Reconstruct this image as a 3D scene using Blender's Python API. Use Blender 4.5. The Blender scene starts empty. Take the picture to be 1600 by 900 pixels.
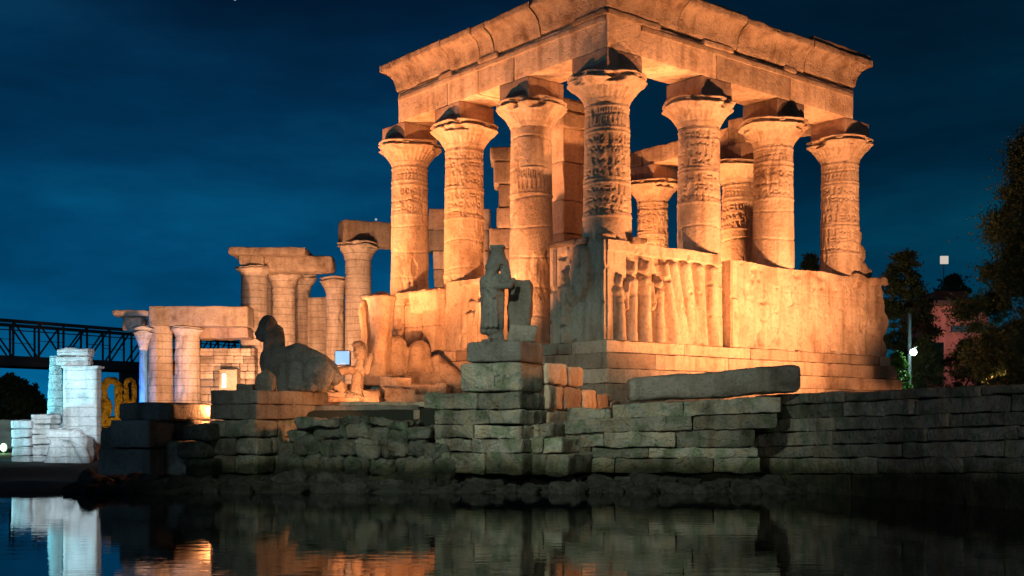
import bpy, bmesh, math, random
import numpy as np
from mathutils import Vector, Matrix, Euler
R = math.radians
C = bpy.context.scene.collection
S = bpy.context.scene
random.seed(7); RNG = np.random.default_rng(7)
F = 1734.0; CX = 800.0; HY = 650.0; CH = 1.7

# ------------------------------------------------------------------ camera
cam = bpy.data.cameras.new('camera'); camo = bpy.data.objects.new('camera', cam); C.objects.link(camo)
camo.location = (0, 0, CH); camo.rotation_euler = (R(90), 0, 0)
cam.sensor_width = 36; cam.lens = 36*F/1600; cam.shift_y = 0.125; cam.clip_end = 5000; cam.clip_start = 0.1
S.camera = camo
S.view_settings.view_transform = 'Standard'; S.view_settings.look = 'None'
S.view_settings.exposure = 0; S.view_settings.gamma = 1

# ------------------------------------------------------------------ night sky
W = bpy.data.worlds.new('World'); S.world = W; W.use_nodes = True
nt = W.node_tree; nt.nodes.clear()
def N(t, **k):
    n = nt.nodes.new(t)
    for a, b in k.items(): setattr(n, a, b)
    return n
def ramp_set(node, stops):
    cr = node.color_ramp
    while len(cr.elements) > 1: cr.elements.remove(cr.elements[-1])
    cr.elements[0].position = stops[0][0]; cr.elements[0].color = (*stops[0][1], 1)
    for p, c in stops[1:]:
        e = cr.elements.new(p); e.color = (*c, 1)
tc = N('ShaderNodeTexCoord'); sep = N('ShaderNodeSeparateXYZ'); nt.links.new(tc.outputs['Generated'], sep.inputs[0])
rmp = N('ShaderNodeValToRGB')
ramp_set(rmp, [(0.0, (.0005, .110, .27)), (.08, (.0005, .082, .205)), (.2, (.0005, .040, .108)), (.36, (.001, .014, .042)), (.6, (.0008, .008, .026)), (1, (.0005, .005, .018))])
nt.links.new(sep.outputs['Z'], rmp.inputs[0])
# the west (left) keeps a little more glow than the east
rx = N('ShaderNodeValToRGB'); mx_ = N('ShaderNodeMath', operation='MULTIPLY_ADD'); mx_.inputs[1].default_value = .9; mx_.inputs[2].default_value = .5
nt.links.new(sep.outputs['X'], mx_.inputs[0]); nt.links.new(mx_.outputs[0], rx.inputs[0])
ramp_set(rx, [(0, (1.1, 1.1, 1.1)), (.45, (.8, .83, .85)), (.6, (.56, .62, .56)), (1, (.38, .46, .36))])
mul = N('ShaderNodeMix', data_type='RGBA', blend_type='MULTIPLY'); mul.inputs[0].default_value = 1
nt.links.new(rmp.outputs[0], mul.inputs[6]); nt.links.new(rx.outputs[0], mul.inputs[7])
mp = N('ShaderNodeMapping'); mp.inputs['Scale'].default_value = (1.6, 1.6, 5.5); nt.links.new(tc.outputs['Generated'], mp.inputs[0])
nz = N('ShaderNodeTexNoise'); nz.inputs['Scale'].default_value = 2.2; nz.inputs['Detail'].default_value = 6; nz.inputs['Roughness'].default_value = .55
nt.links.new(mp.outputs[0], nz.inputs[0])
rn = N('ShaderNodeValToRGB'); ramp_set(rn, [(.36, (.62, .66, .68)), (.52, (1, 1, 1)), (.68, (2.2, 1.6, 1.42))]); nt.links.new(nz.outputs[0], rn.inputs[0])
mul2 = N('ShaderNodeMix', data_type='RGBA', blend_type='MULTIPLY'); mul2.inputs[0].default_value = 1
nt.links.new(mul.outputs[2], mul2.inputs[6]); nt.links.new(rn.outputs[0], mul2.inputs[7])
vo = N('ShaderNodeTexVoronoi'); vo.inputs['Scale'].default_value = 16; nt.links.new(tc.outputs['Generated'], vo.inputs[0])
st = N('ShaderNodeMath', operation='LESS_THAN'); st.inputs[1].default_value = .017; nt.links.new(vo.outputs['Distance'], st.inputs[0])
stm = N('ShaderNodeMath', operation='MULTIPLY'); stm.inputs[1].default_value = .4; nt.links.new(st.outputs[0], stm.inputs[0])
addc = N('ShaderNodeMix', data_type='RGBA', blend_type='ADD'); addc.inputs[0].default_value = 1
nt.links.new(mul2.outputs[2], addc.inputs[6]); nt.links.new(stm.outputs[0], addc.inputs[7])
bg = N('ShaderNodeBackground'); bg.inputs[1].default_value = 1.0
wo = N('ShaderNodeOutputWorld'); nt.links.new(addc.outputs[2], bg.inputs[0]); nt.links.new(bg.outputs[0], wo.inputs[0])

def P(px, py, Y):
    return Vector(((px-CX)/F*Y, Y, CH+(HY-py)/F*Y))

# ------------------------------------------------------------------ lamps (the floodlights of the ruin)
def lamp(kind, name, loc, to, power, col, size=.25, spot=90, blend=.6):
    l = bpy.data.lights.new(name, kind); l.energy = power; l.color = col
    o = bpy.data.objects.new(name, l); C.objects.link(o); o.location = loc
    if kind == 'SPOT': l.spot_size = R(spot); l.spot_blend = blend; l.shadow_soft_size = size
    elif kind == 'POINT': l.shadow_soft_size = size
    elif kind == 'AREA': l.size = size
    if to is not None:
        o.rotation_euler = (Vector(to)-Vector(loc)).to_track_quat('-Z', 'Y').to_euler()
    return o
TC = Vector((2.73, 32.0, 0)); TA = math.atan2(.635, .772)
def TL(u, v, z=0):
    c, s = math.cos(TA), math.sin(TA)
    return Vector((TC.x+u*c-v*s, TC.y+u*s+v*c, z))
ORG = (1.0, .37, .135)
lamp('SPOT', 'floodlight_beam', TL(3.2, -5.2, 2.2), TL(3.0, 0, 10.8), 6400, ORG, .08, 120, 1)
lamp('SPOT', 'floodlight_beam', TL(8.6, -6.6, 2.2), TL(6.6, 0, 10.6), 11500, (1.0, .405, .17), .10, 125, 1)
lamp('SPOT', 'floodlight_beam', TL(-7.6, 12.6, 2.2), TL(0, 8.5, 10.6), 19500, ORG, .09, 62, .9)
lamp('SPOT', 'floodlight_beam', (-2.2, 30.2, 2.7), TL(0, 9.0, 8.8), 5600, ORG, .08, 80, .9)
lamp('SPOT', 'floodlight_beam', TL(13.2, -5.6, 2.2), TL(12.6, 0, 4.5), 1500, (1, .42, .19), .08, 110, .9)
lamp('SPOT', 'floodlight_beam', TL(-3.0, 4.2, 2.4), TL(.7, 4.15, 9.6), 3200, ORG, .08, 70, .6)
lamp('SPOT', 'floodlight_beam', TL(8.6, 6.8, 4.2), TL(12.6, 8.5, 9.5), 3600, ORG, .15, 100, .8)
lamp('SPOT', 'floodlight_beam', TL(4.6, 9.5, 4.2), TL(2.6, 4, 10), 3200, ORG, .15, 90, .8)
lamp('SPOT', 'floodlight_beam', (-3.9, 29.2, 2.3), (-4.6, 32.6, 3.4), 1000, ORG, .08, 78, .9)
lamp('SPOT', 'quay_light_beam', (-15, 21, 2.6), (-9.6, 27.3, 1.3), 130, (.35, .65, .9), .2, 50, .8)
lamp('SPOT', 'floodlight_beam', TL(8.6, 6.8, 4.2), TL(12.6, 8.5, 9.5), 5200, ORG, .15, 125, .8)
lamp('SPOT', 'floodlight_beam', TL(4.6, 9.5, 4.2), TL(2.6, 4, 10), 2600, ORG, .15, 90, .8)
lamp('SPOT', 'floodlight_beam', TL(2.6, 8.6, 4.2), (-1.2, 44.5, 8), 2600, (1.0, .45, .22), .15, 90, .9)
# the older colonnades, a paler light
PALE = (1.0, .49, .26)
lamp('SPOT', 'floodlight_beam', P(425, 640, 50), P(440, 480, 62), 10500, PALE, .3, 80, .9)
lamp('SPOT', 'floodlight_beam', P(560, 640, 50), P(560, 450, 62), 6500, (1, .5, .28), .3, 70, .9)
lamp('SPOT', 'floodlight_beam', P(310, 645, 47), P(300, 560, 60), 7500, PALE, .3, 80, .9)
# cold work light on the pale ruin at the left and the green-ish light along the quay
lamp('SPOT', 'floodlight_beam', Vector((-10.5, 22.5, 2.6)), P(98, 600, 35), 8000, (.72, .93, 1.0), .2, 33, .9)
lamp('SPOT', 'floodlight_beam', Vector((-17.5, 32.5, .9)), P(75, 610, 34), 2200, (.25, .85, 1.0), .2, 80, .9)
lamp('SPOT', 'quay_light_beam', Vector((-7, 3, 15)), (-.3, 25.5, .1), 19000, (.74, .88, .72), .5, 36, 1)
lamp('SPOT', 'quay_light_beam', Vector((8, 1, 5.5)), P(1330, 690, 22), 2300, (.85, .82, .66), .5, 70, 1)

# low spill lamps behind the quay parapet that graze the right-hand faces of the pedestals
lamp('SPOT', 'spill_beam', (7.2, 27.6, 2.75), (.4, 26.0, 2.1), 1100, ORG, .12, 80, .8)
lamp('SPOT', 'spill_beam', (-3.0, 27.9, 2.05), (-6.0, 27.6, 2.2), 300, ORG, .1, 110, .8)
lamp('SPOT', 'spill_beam', (-7.6, 28.6, 1.9), (-9.0, 27.6, 1.4), 260, ORG, .1, 120, .8)
# ------------------------------------------------------------------ helpers
def _hash(ix, iy, iz, seed):
    h = (ix.astype(np.int64)*374761393 + iy.astype(np.int64)*668265263 + iz.astype(np.int64)*2147483647 + seed*974634777) & 0xffffffff
    h = ((h ^ (h >> 13))*1274126177) & 0xffffffff
    h = ((h ^ (h >> 16))*2246822519) & 0xffffffff
    return ((h ^ (h >> 15)) & 0xffff)/32767.5-1
def vn(p, seed=0):
    i = np.floor(p); f = p-i; f = f*f*(3-2*f); i = i.astype(np.int64); r = 0
    for a in (0, 1):
        for b in (0, 1):
            for c in (0, 1):
                w = (f[:, 0] if a else 1-f[:, 0])*(f[:, 1] if b else 1-f[:, 1])*(f[:, 2] if c else 1-f[:, 2])
                r = r+w*_hash(i[:, 0]+a, i[:, 1]+b, i[:, 2]+c, seed)
    return r
def fbm(p, seed=0, o=3):
    r = 0; a = 1; t = 0
    for k in range(o): r = r+a*vn(p*2**k, seed+k*17); t += a; a *= .5
    return r/t
def disp(p, amp, sc, seed, o=3):
    q = np.stack([fbm(p*sc, seed+s, o) for s in (0, 101, 202)], 1)
    return p+q*amp
OFF = {}
class MB:
    def __init__(s): s.v = []; s.f = []; s.n = 0; s.t = []; s.tone = 0.0
    def add(s, V, Fs):
        V = np.asarray(V, float)
        for Fa in (Fs if isinstance(Fs, list) else [Fs]):
            if len(Fa): s.f.append(np.asarray(Fa)+s.n)
        s.v.append(V); s.n += len(V); s.t.append(np.full(len(V), s.tone))
    def build(s, name, mat, parent=None, smooth=True, loc=None, label=None):
        V = np.concatenate(s.v)
        if parent is not None: V = V-np.array(OFF.get(parent.name, (0, 0, 0)))
        if loc is not None and parent is None: V = V-np.array(loc)
        me = bpy.data.meshes.new(name)
        me.from_pydata(V.tolist(), [], [x for a in s.f for x in a.tolist()])
        me.polygons.foreach_set('use_smooth', [smooth]*len(me.polygons)); me.materials.append(mat)
        at = me.attributes.new('tone', 'FLOAT', 'POINT'); tt = np.concatenate(s.t) if s.t else np.zeros(len(V))
        at.data.foreach_set('value', (tt if len(tt) == len(V) else np.zeros(len(V))).astype(np.float32)); me.update()
        o = bpy.data.objects.new(name, me); C.objects.link(o)
        if parent is not None: o.parent = parent
        elif loc is not None: o.location = loc
        if label: o['label'] = label
        return o
def gf(nu, nv, wrap=False):
    i = np.arange(nu if wrap else nu-1)[:, None]; j = np.arange(nv-1)[None, :]; i2 = (i+1) % nu
    return np.stack([(i*nv+j), (i2*nv+j), (i2*nv+j+1), (i*nv+j+1)], -1).reshape(-1, 4)
def axis(h, r, res):
    n = max(1, int(round(2*(h-r)/res)))
    a = np.linspace(-(h-r), h-r, n+1)
    return np.concatenate([[-h, -h+.3*r], a, [h-.3*r, h]])
def block(mb, x0, x1, y0, y1, z0, z1, r=.03, amp=.015, res=.15, seed=0, sc=2.5, fn=None, wob=0):
    c = np.array([(x0+x1)/2, (y0+y1)/2, (z0+z1)/2]); h = np.array([x1-x0, y1-y0, z1-z0])/2
    r = min(r, h.min()*.6); mb.tone = ((seed*7919+int(abs(x0)*97)+int(abs(z0)*131)) % 97)/48.0-1
    ax = [axis(h[k], r, res) for k in range(3)]
    for d in range(3):
        a, b = [(1, 2), (2, 0), (0, 1)][d]
        A, B = np.meshgrid(ax[a], ax[b], indexing='ij')
        for sg in (-1, 1):
            q = np.zeros((A.size, 3)); q[:, a] = A.ravel(); q[:, b] = B.ravel(); q[:, d] = sg*h[d]
            inn = np.clip(q, -(h-r), h-r); dd = q-inn; L = np.linalg.norm(dd, axis=1, keepdims=True); L[L == 0] = 1
            p = inn+dd/L*r+c
            if amp: p = disp(disp(p, amp, sc, seed), amp*.45, sc*3.3, seed+9, 2)
            if wob: p = p+np.stack([fbm(p*.9, seed+s, 2) for s in (5, 6, 7)], 1)*wob
            if fn: p = fn(p)
            f = gf(len(ax[a]), len(ax[b]))
            if sg < 0: f = f[:, ::-1]
            mb.add(p, f)
    mb.tone = 0.0
def plan(A, ang):
    """local (u along, w back, z) -> world, u direction at angle ang"""
    c, s = math.cos(ang), math.sin(ang)
    def fn(p):
        q = p.copy(); q[:, 0] = A[0]+p[:, 0]*c-p[:, 1]*s; q[:, 1] = A[1]+p[:, 0]*s+p[:, 1]*c; return q
    return fn
def masonry(mb, courses, thick, lens=(.7, 1.5), r=.04, amp=.02, res=.14, jit=.05, seed=1, fn=None, side=None, gap=.018, core=True):
    """courses: list of (u0, u1, zb_left, zt_left, zb_right, zt_right)"""
    rd = random.Random(seed); k = 0
    for (u0, u1, a, b, c2, d) in courses:
        u = u0
        while u < u1-.05:
            w = rd.uniform(*lens)
            if u1-u-w < lens[0]*.5: w = u1-u
            t0 = (u-u0)/(u1-u0); t1 = (u+w-u0)/(u1-u0); tm = (t0+t1)/2
            zb = a+(c2-a)*tm; zt = b+(d-b)*tm; sl = ((c2+d)-(a+b))/2/(u1-u0); um = u+w/2
            jd = rd.uniform(-jit, jit)
            def g(p, um=um, sl=sl):
                p = p.copy(); p[:, 2] += sl*(p[:, 0]-um)
                return fn(p) if fn else p
            block(mb, u+gap/2, u+w-gap/2, jd, thick+jd, zb+gap/2, zt-gap/2, r*rd.uniform(.7, 1.6), amp, res, seed*31+k, fn=g)
            u += w; k += 1
def gp(obj, **kw):
    for a, b in kw.items():
        if b is not None: obj[a] = b
    return obj
def thing(name, label, cat, loc=(0, 0, 0), rot=0, group=None, off=None):
    o = bpy.data.objects.new(name, None); C.objects.link(o); o.empty_display_size = .3
    o.location = loc; o.rotation_euler = (0, 0, rot)
    OFF[o.name] = tuple(loc) if off is None else off
    return gp(o, label=label, category=cat, group=group)
def tag(o, label, cat, group=None): return gp(o, label=label, category=cat, group=group)

# --- sculpted, one-surface shapes: closed pieces fused by a voxel remesh
def sph(bm, c, rad, rot=(0, 0, 0), seg=20):
    m = Matrix.Translation(c) @ Euler(rot).to_matrix().to_4x4() @ Matrix.Diagonal((*rad, 1))
    bmesh.ops.create_uvsphere(bm, u_segments=seg, v_segments=seg//2+2, radius=1, matrix=m)
def cone(bm, a, b, ra, rb, seg=16, caps=True, flat=1.0):
    a = Vector(a); b = Vector(b); d = b-a
    q = d.to_track_quat('Z', 'Y').to_matrix().to_4x4()
    m = Matrix.Translation((a+b)/2) @ q @ Matrix.Diagonal((1, flat, 1, 1))
    bmesh.ops.create_cone(bm, cap_ends=True, segments=seg, radius1=ra, radius2=rb, depth=d.length, matrix=m)
    if caps:
        sph(bm, a, (ra, ra*flat if abs(d.z) > .7*d.length else ra, ra), seg=12); sph(bm, b, (rb, rb*flat if abs(d.z) > .7*d.length else rb, rb), seg=12)
def box(bm, c, size, rot=(0, 0, 0), top=1.0):
    m = Matrix.Translation(c) @ Euler(rot).to_matrix().to_4x4() @ Matrix.Diagonal((*size, 1))
    r_ = bmesh.ops.create_cube(bm, size=1)
    for v in r_['verts']:
        if v.co.z > 0: v.co.x *= top; v.co.y *= top
        v.co = m @ v.co
TEXN = None
def sculpt(name, bm, mat, parent=None, voxel=.04, smooth=4, noise=.03, nscale=.4, loc=None):
    global TEXN
    me = bpy.data.meshes.new(name); bmesh.ops.recalc_face_normals(bm, faces=bm.faces); bm.to_mesh(me); bm.free()
    me.materials.append(mat)
    o = bpy.data.objects.new(name, me); C.objects.link(o)
    if parent is not None: o.parent = parent
    if loc is not None: o.location = loc
    m = o.modifiers.new('fuse', 'REMESH'); m.mode = 'VOXEL'; m.voxel_size = voxel; m.use_smooth_shade = True
    if smooth:
        m = o.modifiers.new('soften', 'SMOOTH'); m.factor = .6; m.iterations = smooth
    if noise:
        t = bpy.data.textures.new('erosion', 'CLOUDS'); t.noise_scale = nscale; t.noise_depth = 3
        m = o.modifiers.new('erode', 'DISPLACE'); m.texture = t; m.strength = noise; m.mid_level = .5
    return o

# ------------------------------------------------------------------ materials
def mat_base(name):
    m = bpy.data.materials.new(name); m.use_nodes = True; t = m.node_tree; t.nodes.clear()
    out = t.nodes.new('ShaderNodeOutputMaterial'); b = t.nodes.new('ShaderNodeBsdfPrincipled'); t.links.new(b.outputs[0], out.inputs[0])
    return m, t, b
def stone(name, c1, c2, c3, bump=.5, strata=0.0, strata_f=2.2, crack=.4, rough=.9, sc=1.0, wet=False):
    m, t, b = mat_base(name); L = t.links.new
    def n(ty, **k):
        x = t.nodes.new(ty)
        for a, v in k.items():
            if hasattr(x, a): setattr(x, a, v)
            else: x.inputs[a].default_value = v
        return x
    co = n('ShaderNodeTexCoord'); oi = n('ShaderNodeObjectInfo')
    ml = n('ShaderNodeVectorMath', operation='SCALE'); ml.inputs['Scale'].default_value = 37
    cmb = n('ShaderNodeCombineXYZ'); L(oi.outputs['Random'], cmb.inputs[0]); L(oi.outputs['Random'], cmb.inputs[1]); L(cmb.outputs[0], ml.inputs[0])
    ad = n('ShaderNodeVectorMath', operation='ADD'); L(co.outputs['Object'], ad.inputs[0]); L(ml.outputs[0], ad.inputs[1])
    V = ad.outputs[0]
    n1 = n('ShaderNodeTexNoise'); n1.inputs['Scale'].default_value = .8*sc; n1.inputs['Detail'].default_value = 7; n1.inputs['Roughness'].default_value = .62; L(V, n1.inputs[0])
    n2 = n('ShaderNodeTexNoise'); n2.inputs['Scale'].default_value = 9*sc; n2.inputs['Detail'].default_value = 6; n2.inputs['Roughness'].default_value = .7; L(V, n2.inputs[0])
    r1 = n('ShaderNodeValToRGB'); ramp_set(r1, [(.3, c3), (.46, c1), (.68, c2)]); L(n1.outputs[0], r1.inputs[0])
    r2 = n('ShaderNodeValToRGB'); ramp_set(r2, [(.3, (.55, .53, .5)), (.5, (1, 1, 1)), (.72, (1.12, 1.1, 1.06))]); L(n2.outputs[0], r2.inputs[0])
    mu = n('ShaderNodeMix', data_type='RGBA', blend_type='MULTIPLY'); mu.inputs[0].default_value = .75
    L(r1.outputs[0], mu.inputs[6]); L(r2.outputs[0], mu.inputs[7])
    col = mu.outputs[2]
    # stains streaking down
    mp_ = n('ShaderNodeMapping'); mp_.inputs['Scale'].default_value = (3.2, 3.2, .35); L(V, mp_.inputs[0])
    n3 = n('ShaderNodeTexNoise'); n3.inputs['Scale'].default_value = 1.1; n3.inputs['Detail'].default_value = 5; L(mp_.outputs[0], n3.inputs[0])
    r3 = n('ShaderNodeValToRGB'); ramp_set(r3, [(.32, (.52, .46, .40)), (.5, (1, 1, 1))]); L(n3.outputs[0], r3.inputs[0])
    mu3 = n('ShaderNodeMix', data_type='RGBA', blend_type='MULTIPLY'); mu3.inputs[0].default_value = .6
    L(col, mu3.inputs[6]); L(r3.outputs[0], mu3.inputs[7]); col = mu3.outputs[2]
    ta = n('ShaderNodeAttribute'); ta.attribute_name = 'tone'
    tm_ = n('ShaderNodeMath', operation='MULTIPLY_ADD'); tm_.inputs[1].default_value = .34; tm_.inputs[2].default_value = 1.0; L(ta.outputs['Fac'], tm_.inputs[0])
    tv = n('ShaderNodeVectorMath', operation='SCALE'); L(col, tv.inputs[0]); L(tm_.outputs[0], tv.inputs['Scale']); col = tv.outputs[0]
    if wet:   # algae and damp along the waterline, and mossy green patches
        ge = n('ShaderNodeNewGeometry'); sz = n('ShaderNodeSeparateXYZ'); L(ge.outputs['Position'], sz.inputs[0])
        ws = n('ShaderNodeMath', operation='MULTIPLY_ADD'); ws.inputs[1].default_value = -.9; L(n1.outputs[0], ws.inputs[0]); L(sz.outputs['Z'], ws.inputs[2])
        rw = n('ShaderNodeValToRGB'); ramp_set(rw, [(0, (.16, .17, .13)), (.12, (.45, .46, .36)), (.35, (1, 1, 1))]); L(ws.outputs[0], rw.inputs[0])
        mw = n('ShaderNodeMix', data_type='RGBA', blend_type='MULTIPLY'); mw.inputs[0].default_value = 1; L(col, mw.inputs[6]); L(rw.outputs[0], mw.inputs[7]); col = mw.outputs[2]
        n5 = n('ShaderNodeTexNoise'); n5.inputs['Scale'].default_value = 2.6; n5.inputs['Detail'].default_value = 5; L(V, n5.inputs[0])
        r5 = n('ShaderNodeValToRGB'); ramp_set(r5, [(.42, (1.12, 1.0, .86)), (.5, (1, 1, 1)), (.6, (.62, .72, .56))]); L(n5.outputs[0], r5.inputs[0])
        m5 = n('ShaderNodeMix', data_type='RGBA', blend_type='MULTIPLY'); m5.inputs[0].default_value = 1; L(col, m5.inputs[6]); L(r5.outputs[0], m5.inputs[7]); col = m5.outputs[2]
    # height
    vor = n('ShaderNodeTexVoronoi', feature='DISTANCE_TO_EDGE'); vor.inputs['Scale'].default_value = .8*sc
    wv = n('ShaderNodeVectorMath', operation='ADD'); sc3 = n('ShaderNodeVectorMath', operation='SCALE'); sc3.inputs['Scale'].default_value = .55
    L(n1.outputs['Color'], sc3.inputs[0]); L(V, wv.inputs[0]); L(sc3.outputs[0], wv.inputs[1]); L(wv.outputs[0], vor.inputs[0])
    rc = n('ShaderNodeValToRGB'); ramp_set(rc, [(0, (0, 0, 0)), (.018, (1, 1, 1))]); L(vor.outputs['Distance'], rc.inputs[0])
    h1 = n('ShaderNodeMath', operation='MULTIPLY'); h1.inputs[1].default_value = crack*.04; L(rc.outputs[0], h1.inputs[0])
    h2 = n('ShaderNodeMath', operation='MULTIPLY_ADD'); h2.inputs[1].default_value = .06; L(n2.outputs[0], h2.inputs[0]); L(h1.outputs[0], h2.inputs[2])
    h3 = n('ShaderNodeMath', operation='MULTIPLY_ADD'); h3.inputs[1].default_value = .12; L(n1.outputs[0], h3.inputs[0]); L(h2.outputs[0], h3.inputs[2])
    H = h3.outputs[0]
    vp = n('ShaderNodeTexVoronoi'); vp.inputs['Scale'].default_value = 5*sc; L(V, vp.inputs[0])
    rp = n('ShaderNodeValToRGB'); ramp_set(rp, [(.05, (0, 0, 0)), (.16, (1, 1, 1))]); L(vp.outputs['Distance'], rp.inputs[0])
    h5 = n('ShaderNodeMath', operation='MULTIPLY_ADD'); h5.inputs[1].default_value = .02; L(rp.outputs[0], h5.inputs[0]); L(H, h5.inputs[2]); H = h5.outputs[0]
    if strata:
        sx = n('ShaderNodeSeparateXYZ'); L(co.outputs['Object'], sx.inputs[0])
        nn = n('ShaderNodeMath', operation='MULTIPLY_ADD'); nn.inputs[1].default_value = .12; L(n1.outputs[0], nn.inputs[0]); L(sx.outputs['Z'], nn.inputs[2])
        ms = n('ShaderNodeMath', operation='MULTIPLY'); ms.inputs[1].default_value = strata_f; L(nn.outputs[0], ms.inputs[0])
        fr = n('ShaderNodeMath', operation='FRACT'); L(ms.outputs[0], fr.inputs[0])
        rs = n('ShaderNodeValToRGB'); ramp_set(rs, [(0, (0, 0, 0)), (.05, (.1, .1, .1)), (.09, (1, 1, 1)), (.97, (1, 1, 1)), (1, (0, 0, 0))]); L(fr.outputs[0], rs.inputs[0])
        h4 = n('ShaderNodeMath', operation='MULTIPLY_ADD'); h4.inputs[1].default_value = .05*strata; L(rs.outputs[0], h4.inputs[0]); L(H, h4.inputs[2]); H = h4.outputs[0]
        r4 = n('ShaderNodeMix', data_type='RGBA', blend_type='MULTIPLY'); r4.inputs[0].default_value = min(1, .45*strata)
        L(col, r4.inputs[6]); L(rs.outputs[0], r4.inputs[7]); col = r4.outputs[2]
    bp = n('ShaderNodeBump'); bp.inputs['Strength'].default_value = bump; bp.inputs['Distance'].default_value = 1; L(H, bp.inputs['Height'])
    L(bp.outputs[0], b.inputs['Normal']); L(col, b.inputs['Base Color']); b.inputs['Roughness'].default_value = rough
    b.inputs['Specular IOR Level'].default_value = .2
    return m
M = {}
M['sand'] = stone('sandstone', (.50, .38, .27), (.60, .48, .36), (.34, .23, .15), .7, crack=.1)
M['sand_block'] = stone('sandstone_blocks', (.50, .37, .26), (.60, .47, .34), (.34, .23, .15), .7, crack=.12)
M['sand_rough'] = stone('weathered_sandstone', (.46, .34, .24), (.56, .43, .31), (.26, .17, .11), 1.5, crack=.15, sc=1.9)
M['sand_line'] = stone('coursed_sandstone', (.52, .41, .31), (.62, .51, .40), (.38, .28, .20), .5, strata=1, strata_f=2.6)
M['abacus'] = stone('shade_dark_sandstone', (.38, .26, .19), (.46, .33, .24), (.24, .16, .12), .5)  # shade cast by the capital put into the abacus colour
M['quay'] = stone('grey_quay_stone', (.29, .275, .225), (.40, .375, .31), (.14, .12, .09), 1.3, crack=.35, sc=1.5, wet=True)
M['quay_rough'] = stone('rough_quay_stone', (.17, .17, .145), (.27, .27, .23), (.09, .075, .055), 1.6, crack=.4, sc=2, wet=True)
M['statue'] = stone('dark_statue_stone', (.22, .205, .18), (.30, .28, .24), (.13, .11, .09), 1.0, crack=.2, sc=2)
M['slab'] = stone('dark_slab_stone', (.24, .21, .17), (.33, .29, .24), (.13, .11, .085), 1.0, crack=.2, sc=1.5)
M['boulder'] = stone('wet_dark_boulder', (.065, .065, .052), (.11, .11, .09), (.03, .028, .022), 1.6, crack=.3, sc=2.5)
M['white'] = stone('pale_limestone', (.60, .60, .62), (.72, .70, .70), (.42, .44, .46), .8, strata=.5, strata_f=3.5, sc=2)
M['cyanlit'] = stone('cyan_light_tinted_limestone', (.38, .55, .58), (.5, .66, .68), (.2, .34, .38), 1.2, strata=.6, strata_f=4, sc=3)  # cyan floodlight on the round buttress put into the stone colour
M['gold'] = stone('gold_coloured_stone', (.75, .45, .08), (.9, .6, .15), (.04, .02, .01), 2, crack=2, sc=7)
def plain(name, col, rough=.7, metal=0, emit=None, es=0, bumpsc=0):
    m, t, b = mat_base(name); b.inputs['Base Color'].default_value = (*col, 1); b.inputs['Roughness'].default_value = rough; b.inputs['Metallic'].default_value = metal
    if emit: b.inputs['Emission Color'].default_value = (*emit, 1); b.inputs['Emission Strength'].default_value = es
    nz_ = t.nodes.new('ShaderNodeTexNoise'); nz_.inputs['Scale'].default_value = bumpsc or 6; nz_.inputs['Detail'].default_value = 5
    bp = t.nodes.new('ShaderNodeBump'); bp.inputs['Strength'].default_value = .3; bp.inputs['Distance'].default_value = .05
    t.links.new(nz_.outputs[0], bp.inputs['Height']); t.links.new(bp.outputs[0], b.inputs['Normal'])
    if not emit:
        r_ = t.nodes.new('ShaderNodeValToRGB'); ramp_set(r_, [(.3, tuple(x*.6 for x in col)), (.65, tuple(min(1, x*1.25) for x in col))])
        t.links.new(nz_.outputs[0], r_.inputs[0]); t.links.new(r_.outputs[0], b.inputs['Base Color'])
    return m
M['steel'] = plain('dark_painted_steel', (.05, .06, .07), .6)
M['bark'] = plain('bark', (.10, .07, .05), .9)
M['grey_metal'] = plain('grey_pole_metal', (.35, .36, .35), .5)
M['lamp'] = plain('lit_lamp_glass', (1, 1, 1), .4, emit=(.75, 1, .95), es=12)
M['bluelamp'] = plain('lit_blue_white_glass', (1, 1, 1), .4, emit=(.38, .66, 1), es=.95)
M['winlamp'] = plain('lit_white_window', (1, 1, 1), .4, emit=(.9, 1, .95), es=1.0)
M['squareglow'] = plain('glowing_pale_square', (1, 1, 1), .4, emit=(1, .85, .7), es=.6)
M['greenlamp'] = plain('lit_green_lamp', (1, 1, 1), .4, emit=(.55, 1, .5), es=.45)
M['pink'] = plain('pink_plaster', (.55, .24, .19), .9)
M['roof'] = plain('dull_brown_roof', (.12, .08, .06), .9)
M['earth'] = plain('dark_earth_and_grass', (.018, .022, .013), .98, bumpsc=2)
M['plaster'] = plain('grey_green_plaster', (.22, .26, .24), .9)
M['bluelit'] = plain('blue_light_tinted_stone', (.10, .32, .6), .8)  # blue light on the slim column put into its base colour
def leafmat(name, col):
    m, t, b = mat_base(name)
    nz_ = t.nodes.new('ShaderNodeTexNoise'); nz_.inputs['Scale'].default_value = 1.2; nz_.inputs['Detail'].default_value = 4
    r_ = t.nodes.new('ShaderNodeValToRGB'); ramp_set(r_, [(.3, tuple(x*.5 for x in col)), (.7, tuple(x*1.5 for x in col))])
    t.links.new(nz_.outputs[0], r_.inputs[0]); t.links.new(r_.outputs[0], b.inputs['Base Color']); b.inputs['Roughness'].default_value = .55
    tr = t.nodes.new('ShaderNodeBsdfTranslucent'); t.links.new(r_.outputs[0], tr.inputs[0])
    mx = t.nodes.new('ShaderNodeMixShader'); mx.inputs[0].default_value = .3
    out = [x for x in t.nodes if x.type == 'OUTPUT_MATERIAL'][0]
    t.links.new(b.outputs[0], mx.inputs[1]); t.links.new(tr.outputs[0], mx.inputs[2]); t.links.new(mx.outputs[0], out.inputs[0])
    return m
M['leaf'] = leafmat('dark_green_leaves', (.075, .12, .045))
M['leaf2'] = leafmat('olive_leaves', (.09, .10, .035))
M['leaf3'] = leafmat('lamp_lit_green_leaves', (.16, .34, .07))  # street lamp's light on the shrub put into a brighter leaf colour
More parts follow.
